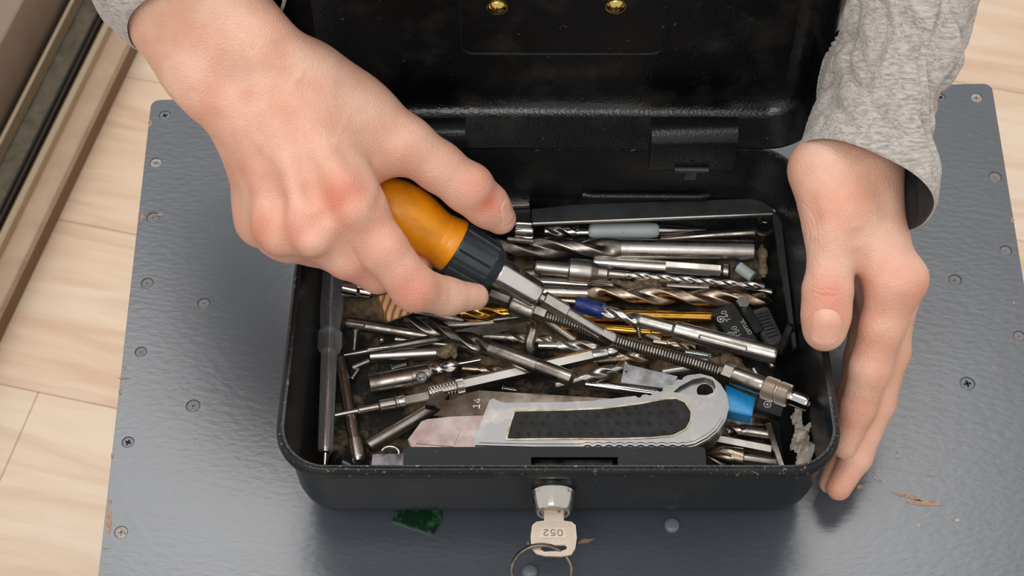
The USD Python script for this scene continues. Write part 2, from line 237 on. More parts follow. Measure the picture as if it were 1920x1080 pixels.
class Axis:
    """A rod-like thing between two image points at given heights. x runs 0..1 along it, radii are given in image pixels."""
    def __init__(s, x0, y0, z0, x1, y1, z1, roll=0.0):
        s.a, s.b = P(x0, y0, z0), P(x1, y1, z1); s.L = np.linalg.norm(s.b - s.a); s.u = (s.b - s.a) / s.L; s.px = sc((s.a + s.b) / 2)
        side = np.cross([0, 0, 1.0], s.u); side /= np.linalg.norm(side); up = np.cross(s.u, side)
        s.s, s.t = side * math.cos(roll) + up * math.sin(roll), -side * math.sin(roll) + up * math.cos(roll)
    def put(s, m):
        """local metres (x along, y side, z up) to the world"""
        m = tri(m).copy(); v = m.vertices; m.vertices = s.a + v[:, :1] * s.u + v[:, 1:2] * s.s + v[:, 2:3] * s.t; return m
    def lathe(s, prof, n=24, cap=True):
        ang = np.arange(n) * 2 * PI / n
        rings = [np.stack([np.full(n, x * s.L), r * s.px * np.cos(ang), r * s.px * np.sin(ang)], -1) for x, r in prof]
        return s.put(loft(rings, cap0=cap, cap1=cap))
    def prism(s, x0, x1, r, n=6, rot=0.0, bev=0.06, r1=None):
        """hexagonal (or n-sided) bar; r is the circumradius in pixels"""
        r1 = r if r1 is None else r1; ang = np.arange(n) * 2 * PI / n + rot; d = bev * r * s.px
        prof = [(x0 * s.L, r * 0.86), (x0 * s.L + d * 2, r), (x1 * s.L - d * 2, r1), (x1 * s.L, r1 * 0.86)]
        m = s.put(loft([np.stack([np.full(n, x), q * s.px * np.cos(ang), q * s.px * np.sin(ang)], -1) for x, q in prof], cap0=True, cap1=True)); return m
    def drill(s, x0, x1, r, lead=5.6, depth=0.62, tip=True, taper_in=True, phase=0.0, n=40, hand=1, seg=None):
        """twist-drill flutes from x0 to x1 (its point at x1)"""
        R = r * s.px; X0, X1 = x0 * s.L, x1 * s.L; ln = X1 - X0; k = seg or max(24, int(abs(ln) / (R * 0.16))); k = min(k, 200)
        th = np.arange(n) * 2 * PI / n; rings = []
        c = np.abs(((th / PI * 2 + 0.0) % 2) - 1)                      # two lands, two flutes: 1 on the land's middle, 0 in the flute
        flute = np.clip((0.62 - c) / 0.62, 0, 1); flute = np.sin(flute * PI / 2) ** 0.9
        margin = np.where((c > 0.62) & (c < 0.72), 0.0, np.where(c >= 0.72, 0.035, 0.0))
        for i in range(k + 1):
            x = X0 + ln * i / k; d = depth
            if taper_in: d *= min(1.0, max(0.0, (abs(x - X0) / (R * 1.8))))
            e = abs(X1 - x) / R; g = 1.0 if not tip else min(1.0, 0.06 + e / 0.75)
            rr = R * (1 - d * flute - margin) * g; a = th + phase + hand * (x - X0) / (lead * 2 * R) * 2 * PI
            rings.append(np.stack([np.full(n, x), rr * np.cos(a), rr * np.sin(a)], -1))
        return s.put(loft(rings, cap0=True, cap1=True))
    def threads(s, x0, x1, r, pitch_px, n=16):
        k = int(abs(x1 - x0) * s.L / s.px / pitch_px) * 4; prof = [(x0 + (x1 - x0) * i / k, r * (1.0 if i % 4 in (1, 2) else 0.8)) for i in range(k + 1)]
        return s.lathe(prof, n)
    def knurl(s, x0, x1, r, teeth=40, cut=0.1):
        n = teeth * 4; ang = np.arange(n) * 2 * PI / n; rr = r * s.px * np.where(np.arange(n) % 4 < 2, 1.0, 1 - cut)
        rings = [np.stack([np.full(n, x * s.L), q * rr * np.cos(ang), q * rr * np.sin(ang)], -1) for x, q in ((x0, 0.93), (x0 + 0.08 * (x1 - x0), 1), (x1 - 0.08 * (x1 - x0), 1), (x1, 0.93))]
        return s.put(loft(rings, cap0=True, cap1=True))
def rrect(x0, x1, y0, y1, r, n=10, m=0):
    """rounded rectangle outline, counter-clockwise, 4 * (n + 1) points"""
    out = []
    for cx, cy, a0 in ((x1 - r, y0 + r, -PI / 2), (x1 - r, y1 - r, 0), (x0 + r, y1 - r, PI / 2), (x0 + r, y0 + r, PI)):
        for i in range(n + 1):
            a = a0 + PI / 2 * i / n; out.append((cx + r * math.cos(a), cy + r * math.sin(a)))
    return np.array(out)

# ================================================================== the room: floor planks, sliding door track
ux = np.array([math.cos(GRAIN), math.sin(GRAIN), 0]); uy = np.array([-math.sin(GRAIN), math.cos(GRAIN), 0])
s0 = P(72, 735, 0)                                             # a plank corner
W_PL, L_PL, GAP = 0.193, 1.285, 0.0005
fl = Thing('floor', kind='structure', origin=(0, 0, 0))
fl.add('subfloor', bbox(0, 0.6, -0.02, 7.0, 5.6, 0.02), 'subfloor')
offs = [0.46, 0.93, 0.0, 0.62, 0.31, 0.85, 0.5, 0.12, 0.7]
for r in range(-13, 14):
    sh = 0.0 if r == -1 else (offs[r % 9] * L_PL if r != 0 else 0.83)
    for c in range(-3, 4):
        a = s0 + ux * (c * L_PL + sh) + uy * (r * W_PL); ctr = a + ux * L_PL / 2 + uy * W_PL / 2
        if abs(ctr[0]) > 3.1 or abs(ctr[1] - 0.6) > 2.6: continue
        m = bbox(0, 0, -0.005, L_PL - GAP, W_PL - GAP, 0.01, 0.0007); v = m.vertices; m.vertices = ctr * [1, 1, 0] + v[:, :1] * ux + v[:, 1:2] * uy + v[:, 2:3] * [0, 0, 1]
        fl.add('plank', m, ('plank_a', 'plank_b', 'plank_c')[(r * 5 + c * 3) % 3], smooth=False)
fl.done()

# sliding door sill at the left: strips that run along one direction
ZT = 0.045
td = P(207, 57, ZT) - P(93, 290, ZT); td /= np.linalg.norm(td); tn = np.array([td[1], -td[0], 0])
t0 = P(93, 290, ZT)
def strip(pl, pr, z0, z1, ref=None, bev=0.001, over=0.0):
    u = [float(np.dot(P(x, 290, z1) - t0, tn)) for x in (pl, pr)]
    m = bbox(0, 0, (z0 + z1) / 2, 3.0, u[1] - u[0] + over, z1 - z0, bev); v = m.vertices; c = t0 * [1, 1, 0] + tn * (sum(u) / 2) + td * 0.2
    m.vertices = c + v[:, :1] * td + v[:, 1:2] * tn + v[:, 2:3] * [0, 0, 1]; return m
tr = Thing('trim_1', kind='structure')
tr.add('sill_board', strip(93, 138, ZT - 0.012, ZT), 'sill_beige')
tr.add('shaded_sill_base', strip(-230, 137.5, 0.0, ZT - 0.0121), 'sill_shade_brown')  # base whose dark brown edge stands in for the sill's shadow strip
tr.add('track_bed', strip(-230, 92.5, 0.0331, 0.034), 'track_floor')
tr.add('track_rail', strip(68, 82, 0.0341, 0.060, bev=0.003), 'track_light')
tr.add('track_rail', strip(56, 63, 0.0341, 0.050, bev=0.001), 'track_dark')
tr.add('track_rail', strip(47, 53, 0.0341, 0.046, bev=0.001), 'track_dark')
tr.add('track_rail', strip(-20, -11, 0.0341, 0.055, bev=0.002), 'track_light')
tr.add('track_rail', strip(-27, -22, 0.0341, 0.048, bev=0.001), 'track_dark')
tr.add('track_rail', strip(-83, -75, 0.0341, 0.048, bev=0.002), 'track_bronze')
tr.add('track_rail', strip(-100, -92, 0.0341, 0.056, bev=0.002), 'track_bronze')
tr.done()
dr = Thing('door_1', kind='structure')
dr.add('door_leaf', strip(-330, -112, 0.0345, 0.12, bev=0.002), 'door_panel')
dr.done()

# ================================================================== the grey table
TY1 = P(283, 186, TOP)[1]
tl, trr, bl = P(283, 186, TOP), P(1860, 155, TOP), P(183, 1080, TOP)
br_dir = P(1901, 408, TOP) - trr; br = trr + br_dir * ((-0.12 - trr[1]) / br_dir[1]); bld = bl - tl; bl = tl + bld * ((-0.12 - tl[1]) / bld[1])
quad = Polygon([tl[:2], bl[:2], br[:2], trr[:2]])
quad = quad.buffer(-0.006, join_style=2).buffer(0.006, quad_segs=6)
TT = 0.018
tb = Thing('table', 'grey painted wooden board table with countersunk screws along its edges', 'table')
top = tri(extrude(quad, TT, 0.0015)); top.apply_translation((0, 0, TOP - TT))
screws = [(309, 216, 11), (292, 305, 11.5), (287, 408, 12.5), (276, 531, 12), (264, 660, 11.5), (240, 829, 12), (227, 998, 13), (382, 569, 12), (362, 761, 13.5), (1831, 183, 11.5), (1764, 182, 9), (1866, 332, 12.5), (1886, 470, 11.5), (1791, 525, 12.5), (1911, 630, 11.5), (1814, 719, 14.5)]
holes = []
for x, y, r in screws:
    c = P(x, y, TOP); R = r * sc(c); h = trimesh.creation.cylinder(R, 0.003, sections=28); h.apply_translation((c[0], c[1], TOP)); holes.append(m3.Manifold(m3.Mesh(np.asarray(h.vertices, np.float32), np.asarray(h.faces, np.uint32))))
tm = m3.Manifold(m3.Mesh(np.asarray(top.vertices, np.float32), np.asarray(top.faces, np.uint32)))
if not tm.is_empty():
    for h in holes: tm = tm - h
    top = tri(tm)
tb.add('table_top', top, 'table_paint', smooth=30)
for i, (x, y, r) in enumerate(screws):
    c = P(x, y, TOP); R = r * sc(c); ang = np.arange(28) * 2 * PI / 28
    rings = [np.stack([q * R * np.cos(ang), q * R * np.sin(ang), np.full(28, z)], -1) for q, z in ((0.98, -0.0015), (0.95, -0.0004), (0.86, -0.0001), (0.8, -0.0004), (0.5, -0.0004))]
    head = loft(rings, cap0=False, cap1=True); head.apply_translation((c[0], c[1], TOP))
    hm = tri(head); 
    k = tb.add('screw', hm, 'grey_paint' if i not in (1, 6, 9) else 'filler')
    a = rng.uniform(0, PI); cr = []
    for t in (0, PI / 2):
        b = bbox(0, 0, 0, R * 0.95, R * 0.26, 0.0006, 0.0001); b.apply_transform(trimesh.transformations.rotation_matrix(a + t, (0, 0, 1))); cr.append(b)
    b = cat(cr); b.apply_translation((c[0], c[1], TOP - 0.0003)); tb.add('cross_recess', b, 'bare_board' if i % 5 else 'hole_dark', under=k)
def blotch(poly_px, mat, name='paint_chip', h=0.00025):
    pts = np.array([P(x, y, TOP)[:2] for x, y in poly_px]); p = Polygon(pts).buffer(0)
    if p.geom_type != 'Polygon': p = max(p.geoms, key=lambda g: g.area)
    m = tri(extrude(p, h)); m.apply_translation((0, 0, TOP - h * 0.15)); tb.add(name, m, mat, smooth=False)
def rag(cx, cy, rx, ry, n=12, rot=0.0):
    out = []
    for i in range(n):
        a = 2 * PI * i / n; q = rng.uniform(0.55, 1.05); x, y = rx * q * math.cos(a), ry * q * math.sin(a)
        out.append((cx + x * math.cos(rot) - y * math.sin(rot), cy + x * math.sin(rot) + y * math.cos(rot)))
    return out
for a in ((203, 975, 6, 34), (206, 940, 5, 7), (210, 854, 3, 5), (226, 735, 4, 7), (234, 690, 3, 4), (232, 709, 11, 2), (200, 1028, 9, 2), (281, 232, 4, 8), (267, 406, 5, 9), (300, 403, 8, 3), (1898, 413, 4, 6), (1901, 568, 3, 5), (1700, 930, 34, 5, 0.25), (1735, 944, 40, 6, 0.1), (1612, 914, 7, 8), (553, 550, 5, 9), (1098, 1015, 17, 5, -0.2), (1863, 690, 2.5, 5), (1748, 892, 9, 2)):
    blotch(rag(a[0], a[1], a[2], a[3], 12, a[4] if len(a) > 4 else 0), 'bare_board')
for a in ((1685, 853, 8, 11), (1710, 673, 6, 5), (1645, 885, 9, 10), (1650, 900, 16, 5, 0.5), (365, 826, 2, 5), (1742, 507, 3, 4), (1742, 641, 3, 2), (1741, 670, 3, 2), (1795, 976, 8, 4), (1722, 985, 5, 5), (990, 1018, 4, 3)):
    blotch(rag(a[0], a[1], a[2], a[3], 10, a[4] if len(a) > 4 else 0), 'filler', 'scuff')
# the frame that carries the board
cx, cy = quad.centroid.coords[0]
for s in (-1, 1):
    tb.add('side_panel', bbox(cx + s * 0.255, 0.115, (TOP - TT) / 2, 0.018, 0.42, TOP - TT, 0.001), 'table_paint')
tb.add('cross_panel', bbox(cx, 0.10, 0.30, 0.49, 0.018, 0.14, 0.001), 'table_paint')
tb.done()

# ================================================================== the black cash box
BX0, BX1, BY1 = -0.1505, 0.1552, 0.2168
def ring(z, ins, r, n=10):
    r = max(r - ins, 0.002); o = rrect(BX0 + ins, BX1 - ins, ins, BY1 - ins, r, n); k = (o[:, 1] / BY1); w = 1 - 0.035 * k; mid = 0.0022
    return np.stack([mid + (o[:, 0] - mid) * w, o[:, 1], np.full(len(o), z)], -1)
BB = TOP + 0.003
HB = RIM - BB
outer = [(RIM, 0.0, .027), (RIM - 0.004, 0.0012, .027), (RIM - 0.008, 0.0018, .027), (BB + 0.030, 0.0036, .027), (BB + 0.019, 0.0056, .027), (BB + 0.011, 0.0090, .027), (BB + 0.005, 0.0138, .027), (BB + 0.0015, 0.0195, .027), (BB, 0.0265, .030)]
inner = [(BB + 0.0015, 0.0270, .030), (BB + 0.003, 0.0205, .027), (BB + 0.0062, 0.0152, .027), (BB + 0.012, 0.0105, .027), (BB + 0.020, 0.0071, .027), (BB + 0.030, 0.0051, .027), (RIM - 0.008, 0.0034, .027), (RIM, 0.0016, .027)]
ob = [ring(*a) for a in outer][::-1]; ib = [ring(*a) for a in inner]
shell = loft([r for r in ob] + [r for r in ib[::-1]], cap0=True, cap1=True)
shell = outward(shell)
cb = Thing('cash_box', 'open black enamelled steel cash box full of drill bits and tools', 'box', origin=(0.002, 0.108, BB))
cb.add('body', shell, 'enamel', smooth=50)
fl_ring = ring(BB + 0.0016, 0.0262, .028)
fp = Polygon(ring(0, 0.0150, .028)[:, :2]); fm = tri(extrude(fp, 0.0012)); fm.apply_translation((0, 0, BB + 0.0042)); cb.add('floor_liner', fm, 'sawdust_floor', label='sawdust-covered bottom of the box')
# rolled rim
rp = ring(RIM - 0.0035, 0.0006, .027, 14)
rings = []
for z, o in ((0.0038, -0.0), (0.0045, -0.0010), (0.0040, -0.0022), (0.002, -0.0030), (-0.001, -0.0033), (-0.0035, -0.0030), (-0.0050, -0.0018), (-0.0054, 0.0006)):
    rings.append(ring(RIM - 0.0035 + z, o + 0.0004, .027, 14))
rings.append(ring(RIM - 0.0035 + 0.0038, 0.0018, .027, 14))
rings = rings[-1:] + rings[:-1]
cb.add('rim', outward(loft(rings)), 'enamel_worn', smooth=50)
# lock ledge behind the front rim, with its slot
lz = RIM - 0.004
la, lb = P(757, 838, lz), P(1322, 838, lz); y1 = la[1]; y0 = 0.0018
led = sbox(la[0], y0, lb[0], y1).buffer(-0.002).buffer(0.002)
sa, sb = P(996, 877, lz), P(1158, 857, lz); slot = sbox(sa[0], max(sa[1], 0.0028), sb[0], sb[1])
led = led.difference(slot); lm = tri(extrude(led, 0.0012)); lm.apply_translation((0, 0, lz - 0.0012))
lip = bbox((la[0] + lb[0]) / 2, y1 - 0.0006, lz - 0.009, lb[0] - la[0], 0.0012, 0.017, 0.0002)
cb.add('lock_ledge', cat([lm, lip]), 'ledge_enamel', smooth=30)
# lock cylinder on the front wall: the flange sits on the wall, the barrel points to the viewer
lc = P(1037, 925, RIM - 0.033); lc[1] = 0.003
def ycyl(prof, n=40):
    ang = np.arange(n) * 2 * PI / n; rg = [np.stack([lc[0] + r * np.cos(ang), np.full(n, lc[1] - d), lc[2] + r * np.sin(ang)], -1) for d, r in prof]
    return outward(loft(rg, cap0=True, cap1=True))
k = cb.add('lock', ycyl([(-0.006, 0.0118), (0.001, 0.0126), (0.003, 0.0131), (0.0045, 0.0126), (0.0125, 0.0102), (0.0138, 0.0092), (0.0138, 0.0078), (0.0125, 0.0074)]), 'chrome', label='chrome key lock', smooth=30)
cb.add('keyway', ycyl([(0.0118, 0.0073), (0.0132, 0.0072), (0.0136, 0.0066)]), 'nickel', under=k)
# lid, standing open
HY = BY1 - 0.0008                                             # plane of the hinge and of the lid's open side
LX0, LX1, LZ0, LH, LD = -0.1535, 0.1578, RIM + 0.0015, 0.222, 0.030
def lring(d, ins, r, n=10):
    r = max(r - ins, 0.002); o = rrect(LX0 + ins, LX1 - ins, LZ0 + ins, LZ0 + LH - ins, r, n); t = math.radians(2.0)
    zz = o[:, 1] - LZ0; return np.stack([o[:, 0], HY + d * math.cos(t) + zz * math.sin(t), LZ0 + zz * math.cos(t) - d * math.sin(t)], -1)
Rl = 0.025
outr = [(0.0, 0, Rl), (LD - 0.010, 0.0025, Rl), (LD - 0.004, 0.005, Rl), (LD - 0.001, 0.009, Rl), (LD, 0.014, Rl)]
inr = [(LD - 0.0012, 0.0155, Rl), (LD - 0.0024, 0.0105, Rl), (LD - 0.0052, 0.0066, Rl), (LD - 0.010, 0.0042, Rl), (0.0, 0.0013, Rl)]
def plate(d, ins):
    r = lring(d, ins, Rl); c = r.mean(0); n = len(r); return trimesh.Trimesh(np.vstack([r, c]), [[i, (i + 1) % n, n] for i in range(n)], process=False)
lidm = cat([loft([lring(*inr[-1])] + [lring(*a) for a in outr]), plate(LD, 0.014), loft([lring(*a) for a in inr]), plate(LD - 0.0012, 0.0155)])
lidm.merge_vertices(digits_vertex=6)
kl = cb.add('lid', lidm, 'enamel_dusty', smooth=50)
# pressed recess in the lid's panel (its border shows as a faint step) and the two brass handle screws
ra, rb = PY(865, 100, HY + LD), PY(1245, 100, HY + LD)
rec = rrect(ra[0], rb[0], ra[2], LZ0 + 0.17, 0.008, 8); t = math.radians(2.0)
def onlid(x, z, d): zz = z - LZ0; return np.array([x, HY + d * math.cos(t) + zz * math.sin(t), LZ0 + zz * math.cos(t) - d * math.sin(t)])
rp2 = np.array([onlid(x, z, LD - 0.0013) for x, z in rec])
cb.add('pressed_border', sweep(rp2, 0.0009, 8, closed=True), 'enamel', under=kl)
for (x, y) in ((932, 11), (1155, 9)):
    c = PY(x, y, HY + LD - 0.002 + 0.004); c = onlid(c[0], c[2], LD - 0.0013)
    ang = np.arange(28) * 2 * PI / 28
    def disc(prof): return outward(loft([np.stack([c[0] + r * np.cos(ang), np.full(28, c[1] - d), c[2] + r * np.sin(ang)], -1) for d, r in prof], cap0=True, cap1=True))
    kk = cb.add('screw', disc([(0, 0.0052), (0.0005, 0.0053), (0.0012, 0.0047), (0.0022, 0.0034), (0.0028, 0.0018)]), 'brass', under=kl, label='brass round-head screw')
    cb.add('washer', disc([(-0.0002, 0.0062), (0.0003, 0.0062), (0.0005, 0.0055)]), 'brass', under=kl)
    # slot
    cb.add('screw_slot', bbox(c[0], c[1] - 0.0027, c[2], 0.0008, 0.0008, 0.005, 0.0001), 'hole_dark', under=kl)
# hinges: a folded plate that hooks over the back rim, with a pin and a tongue
for (xa, xb, ya, yb) in ((1223, 1374, 250, 316), (728, 874, 252, 318)):
    a = PY(xa, ya, HY - 0.003); b = PY(xb, yb, HY - 0.003); mid = (a + b) / 2; w = b[0] - a[0]; zt, zb = a[2], b[2]
    prof = [(HY + 0.012, zt - 0.003), (HY + 0.004, zt), (HY - 0.0005, zt - 0.0015), (HY - 0.0045, zt - 0.006), (HY - 0.0058, zt - 0.011), (HY - 0.0055, zb + 0.003), (HY - 0.0045, zb), (HY - 0.0030, zb), (HY - 0.0038, zt - 0.011), (HY - 0.0020, zt - 0.006), (HY + 0.003, zt - 0.0025), (HY + 0.012, zt - 0.0045)]
    pp = Polygon(prof).buffer(0); hm = tri(extrude(pp, w)); v = hm.vertices.copy(); hm.vertices = np.stack([a[0] + v[:, 2], v[:, 0], v[:, 1]], -1); hm.invert() if hm.volume < 0 else None
    kh = cb.add('hinge', hm, 'enamel', smooth=40)
    pz = zb + 0.0035
    cb.add('hinge_pin', sweep([(mid[0] - w * .2, HY - 0.0066, pz), (mid[0] + w * .2, HY - 0.0066, pz)], 0.0019, 14), 'gunmetal', under=kh)
    cb.add('hinge_tongue', bbox(mid[0], HY - 0.0058, zb - 0.0035, 0.0075, 0.0012, 0.008, 0.0003), 'gunmetal', under=kh)
    cb.add('hinge_hole', trimesh.creation.cylinder(0.0014, 0.0006, sections=16, transform=trimesh.transformations.translation_matrix((mid[0], HY - 0.0060, pz + 0.0062)) @ trimesh.transformations.rotation_matrix(PI / 2, (1, 0, 0))), 'hole_dark', under=kh)
# pressed bead along the back wall
bz = PY(1200, 366, HY - 0.005)[2]
xa, xb = PY(1093, 366, HY - 0.006)[0], PY(1330, 366, HY - 0.006)[0]
cb.add('pressed_bead', sweep([(xa, HY - 0.0048, bz), (xa + 0.006, HY - 0.0060, bz), (xb - 0.006, HY - 0.0060, bz), (xb, HY - 0.0048, bz)], 0.0026, 12), 'enamel', smooth=50)
cb.done()

# ------------------------------------------------------------------ key in the lock, ring, and what lies in front of the box
kx, kz = lc[0], lc[2]
def pk(x, y, z): return P(x, y, z)
ky = lc[1] - 0.0145
# the key lies in a plane that drops towards the viewer: blade in the barrel, bow forward
kp0 = np.array([kx, ky + 0.001, kz]); 
z_end = kz - 0.004
kp1 = P(1037, 1043, z_end)
ku = kp1 - kp0; KL = np.linalg.norm(ku); ku /= KL; ks = np.array([1.0, 0, 0]); ks = ks - ku * np.dot(ks, ku); ks /= np.linalg.norm(ks); kn = np.cross(ks, ku); kn = kn if kn[2] > 0 else -kn
kpx = sc((kp0 + kp1) / 2)
def keymap(m, lift=0.0):
    m = tri(m).copy(); v = m.vertices; m.vertices = kp0 + v[:, 1:2] * ku + v[:, :1] * ks + (v[:, 2:3] + lift) * kn
    if m.is_watertight and m.volume < 0: m.invert()
    return m
def kq(x, y):                                                  # image pixel to the key's plane: across, along
    r = ray(x, y); t = np.dot(kp0 - CAM, kn) / np.dot(r, kn); p = CAM + r * t - kp0; return (float(np.dot(p, ks)), float(np.dot(p, ku)))
bow = Polygon([kq(*q) for q in ((999, 987), (1006, 981), (1020, 979), (1056, 979), (1071, 981), (1078, 987), (1080, 1010), (1077, 1030), (1070, 1041), (1052, 1044), (1022, 1043), (1006, 1039), (998, 1030), (996, 1008))]).buffer(0.0004)
hole = Polygon([kq(*q) for q in ((1018, 1025), (1058, 1024), (1063, 1027), (1062, 1031), (1055, 1034), (1020, 1036), (1013, 1031))])
blade = Polygon([kq(*q) for q in ((1020, 952), (1057, 952), (1057, 985), (1020, 985))])
inb = Polygon([(x * 0.85, y - 0.012) for x, y in [kq(*q) for q in ((1020, 952), (1057, 952), (1057, 985), (1020, 985))]])
outline = bow.difference(hole).union(blade)
key = Thing('key', 'flat nickel key with a cross-hatched bow stamped 052, in the lock', 'key')
key.add('bow', keymap(extrude(outline, 0.0022, 0.0004)), 'nickel', smooth=30)
panel = Polygon([kq(*q) for q in ((1015, 992), (1059, 992), (1061, 1011), (1013, 1011))])
key.add('number_panel', keymap(extrude(panel, 0.0003), 0.0022), 'nickel')
hat = []
bi = bow.buffer(-0.0007).difference(panel.buffer(0.0003)).difference(hole.buffer(0.0006)); x0, y0b, x1, y1b = bow.bounds
from shapely.geometry import LineString
for s in (-1, 1):
    for i in range(-14, 30):
        c0 = x0 + (x1 - x0) * i / 14; g = LineString([(c0, y0b), (c0 + s * (y1b - y0b), y1b)]).buffer(0.00016, cap_style=2).intersection(bi)
        for q in getattr(g, 'geoms', [g]):
            if q.geom_type == 'Polygon' and q.area > 1e-8: hat.append(extrude(q, 0.00016))
key.add('hatching', keymap(cat(hat), 0.0022), 'nickel')
tx = meshkit.text_mesh('052', 1.0, 0.05); b = tx.bounds; tx.vertices = (tx.vertices - [(b[0][0] + b[1][0]) / 2, 0.5, 0]) * [0.0044, 0.0036, 0.006]
tx.vertices[:, :2] *= -1                                    # stamped to be read from the bow's end
pc = np.array(kq(1037, 1001)); v = tx.vertices; v[:, 1] *= -1; v[:, 0] *= -1; v[:, :2] = -v[:, :2] * [1, 1]
v[:, 1] *= -1; v[:, :2] += pc; tx.vertices = v; tx.fix_normals()
key.add('stamped_number', keymap(tx, 0.0025), 'ring_steel', smooth=False)
for xx in (1036, 1048):
    a, b = kq(xx, 948), kq(xx, 957 if xx < 1040 else 963); key.add('key_groove', keymap(sbox(a[0] - 0.0009, a[1], a[0] + 0.0009, b[1]) and extrude(sbox(a[0] - 0.0009, a[1], a[0] + 0.0009, b[1]), 0.0003), 0.00215), 'ring_steel')
key.done()
# split ring through the bow; its lower half rests on the table beyond the frame
rc = P(1003, 1082, kz - 0.010); e1 = P(1053, 1040, kz - 0.004) - rc
R_ring = 0.0165
c1 = P(1046, 1031, kz - 0.002); rdir = P(1000, 1092, TOP + 0.034) - c1; rdir /= np.linalg.norm(rdir); rn = np.cross(rdir, ks); side = np.cross(rn, rdir); side /= np.linalg.norm(side)
cen = c1 + rdir * R_ring * 0.98; pts = []
for i in range(73):
    a = 2 * PI * i * 1.85 / 72; o = 0.0007 * (i / 36 - 1); pts.append(cen + R_ring * (math.cos(a) * rdir + math.sin(a) * side * 1.0) + o * np.cross(rdir, side))
single('key_ring', sweep(pts, 0.00105, 10), 'ring_steel', 'steel split ring hanging from the bow of the key', 'key ring')
# green shard sticking out from under the box
zs = TOP + 0.0022
gp = [P(x, y, zs)[:2] for x, y in ((735, 976), (790, 970), (829, 974), (812, 1001))]
gp = Polygon(gp + [(gp[2][0] - 0.002, 0.03), (gp[0][0] + 0.008, 0.03)]).convex_hull
gm = tri(extrude(gp, 0.0022, 0.0004)); gm.apply_translation((0, 0, TOP + 0.0001)); single('glass_shard', gm, 'green_glass', 'dark green marbled shard poking out from under the cash box', 'shard', smooth=30)
# dome-headed stud under the front edge, right of the key; stud inside the key ring
def dome_stud(px, py, r_px, hgt, label, mat='grey_paint'):
    c = P(px, py, TOP + hgt * 0.5); R = r_px * sc(c); ang = np.arange(24) * 2 * PI / 24
    prof = [(1.0, 0), (1.0, hgt * 0.5), (0.93, hgt * 0.75), (0.7, hgt * 0.93), (0.35, hgt)]
    m = outward(loft([np.stack([c[0] + q * R * np.cos(ang), c[1] + q * R * np.sin(ang), np.full(24, TOP + z)], -1) for q, z in prof], cap0=True, cap1=True)); single('stud', m, mat, label, 'stud', smooth=50)
dome_stud(1260, 984, 14, 0.0026, 'pale rounded stud half under the front of the cash box')
dome_stud(993, 1072, 15, 0.006, 'grey rounded stud seen through the key ring')

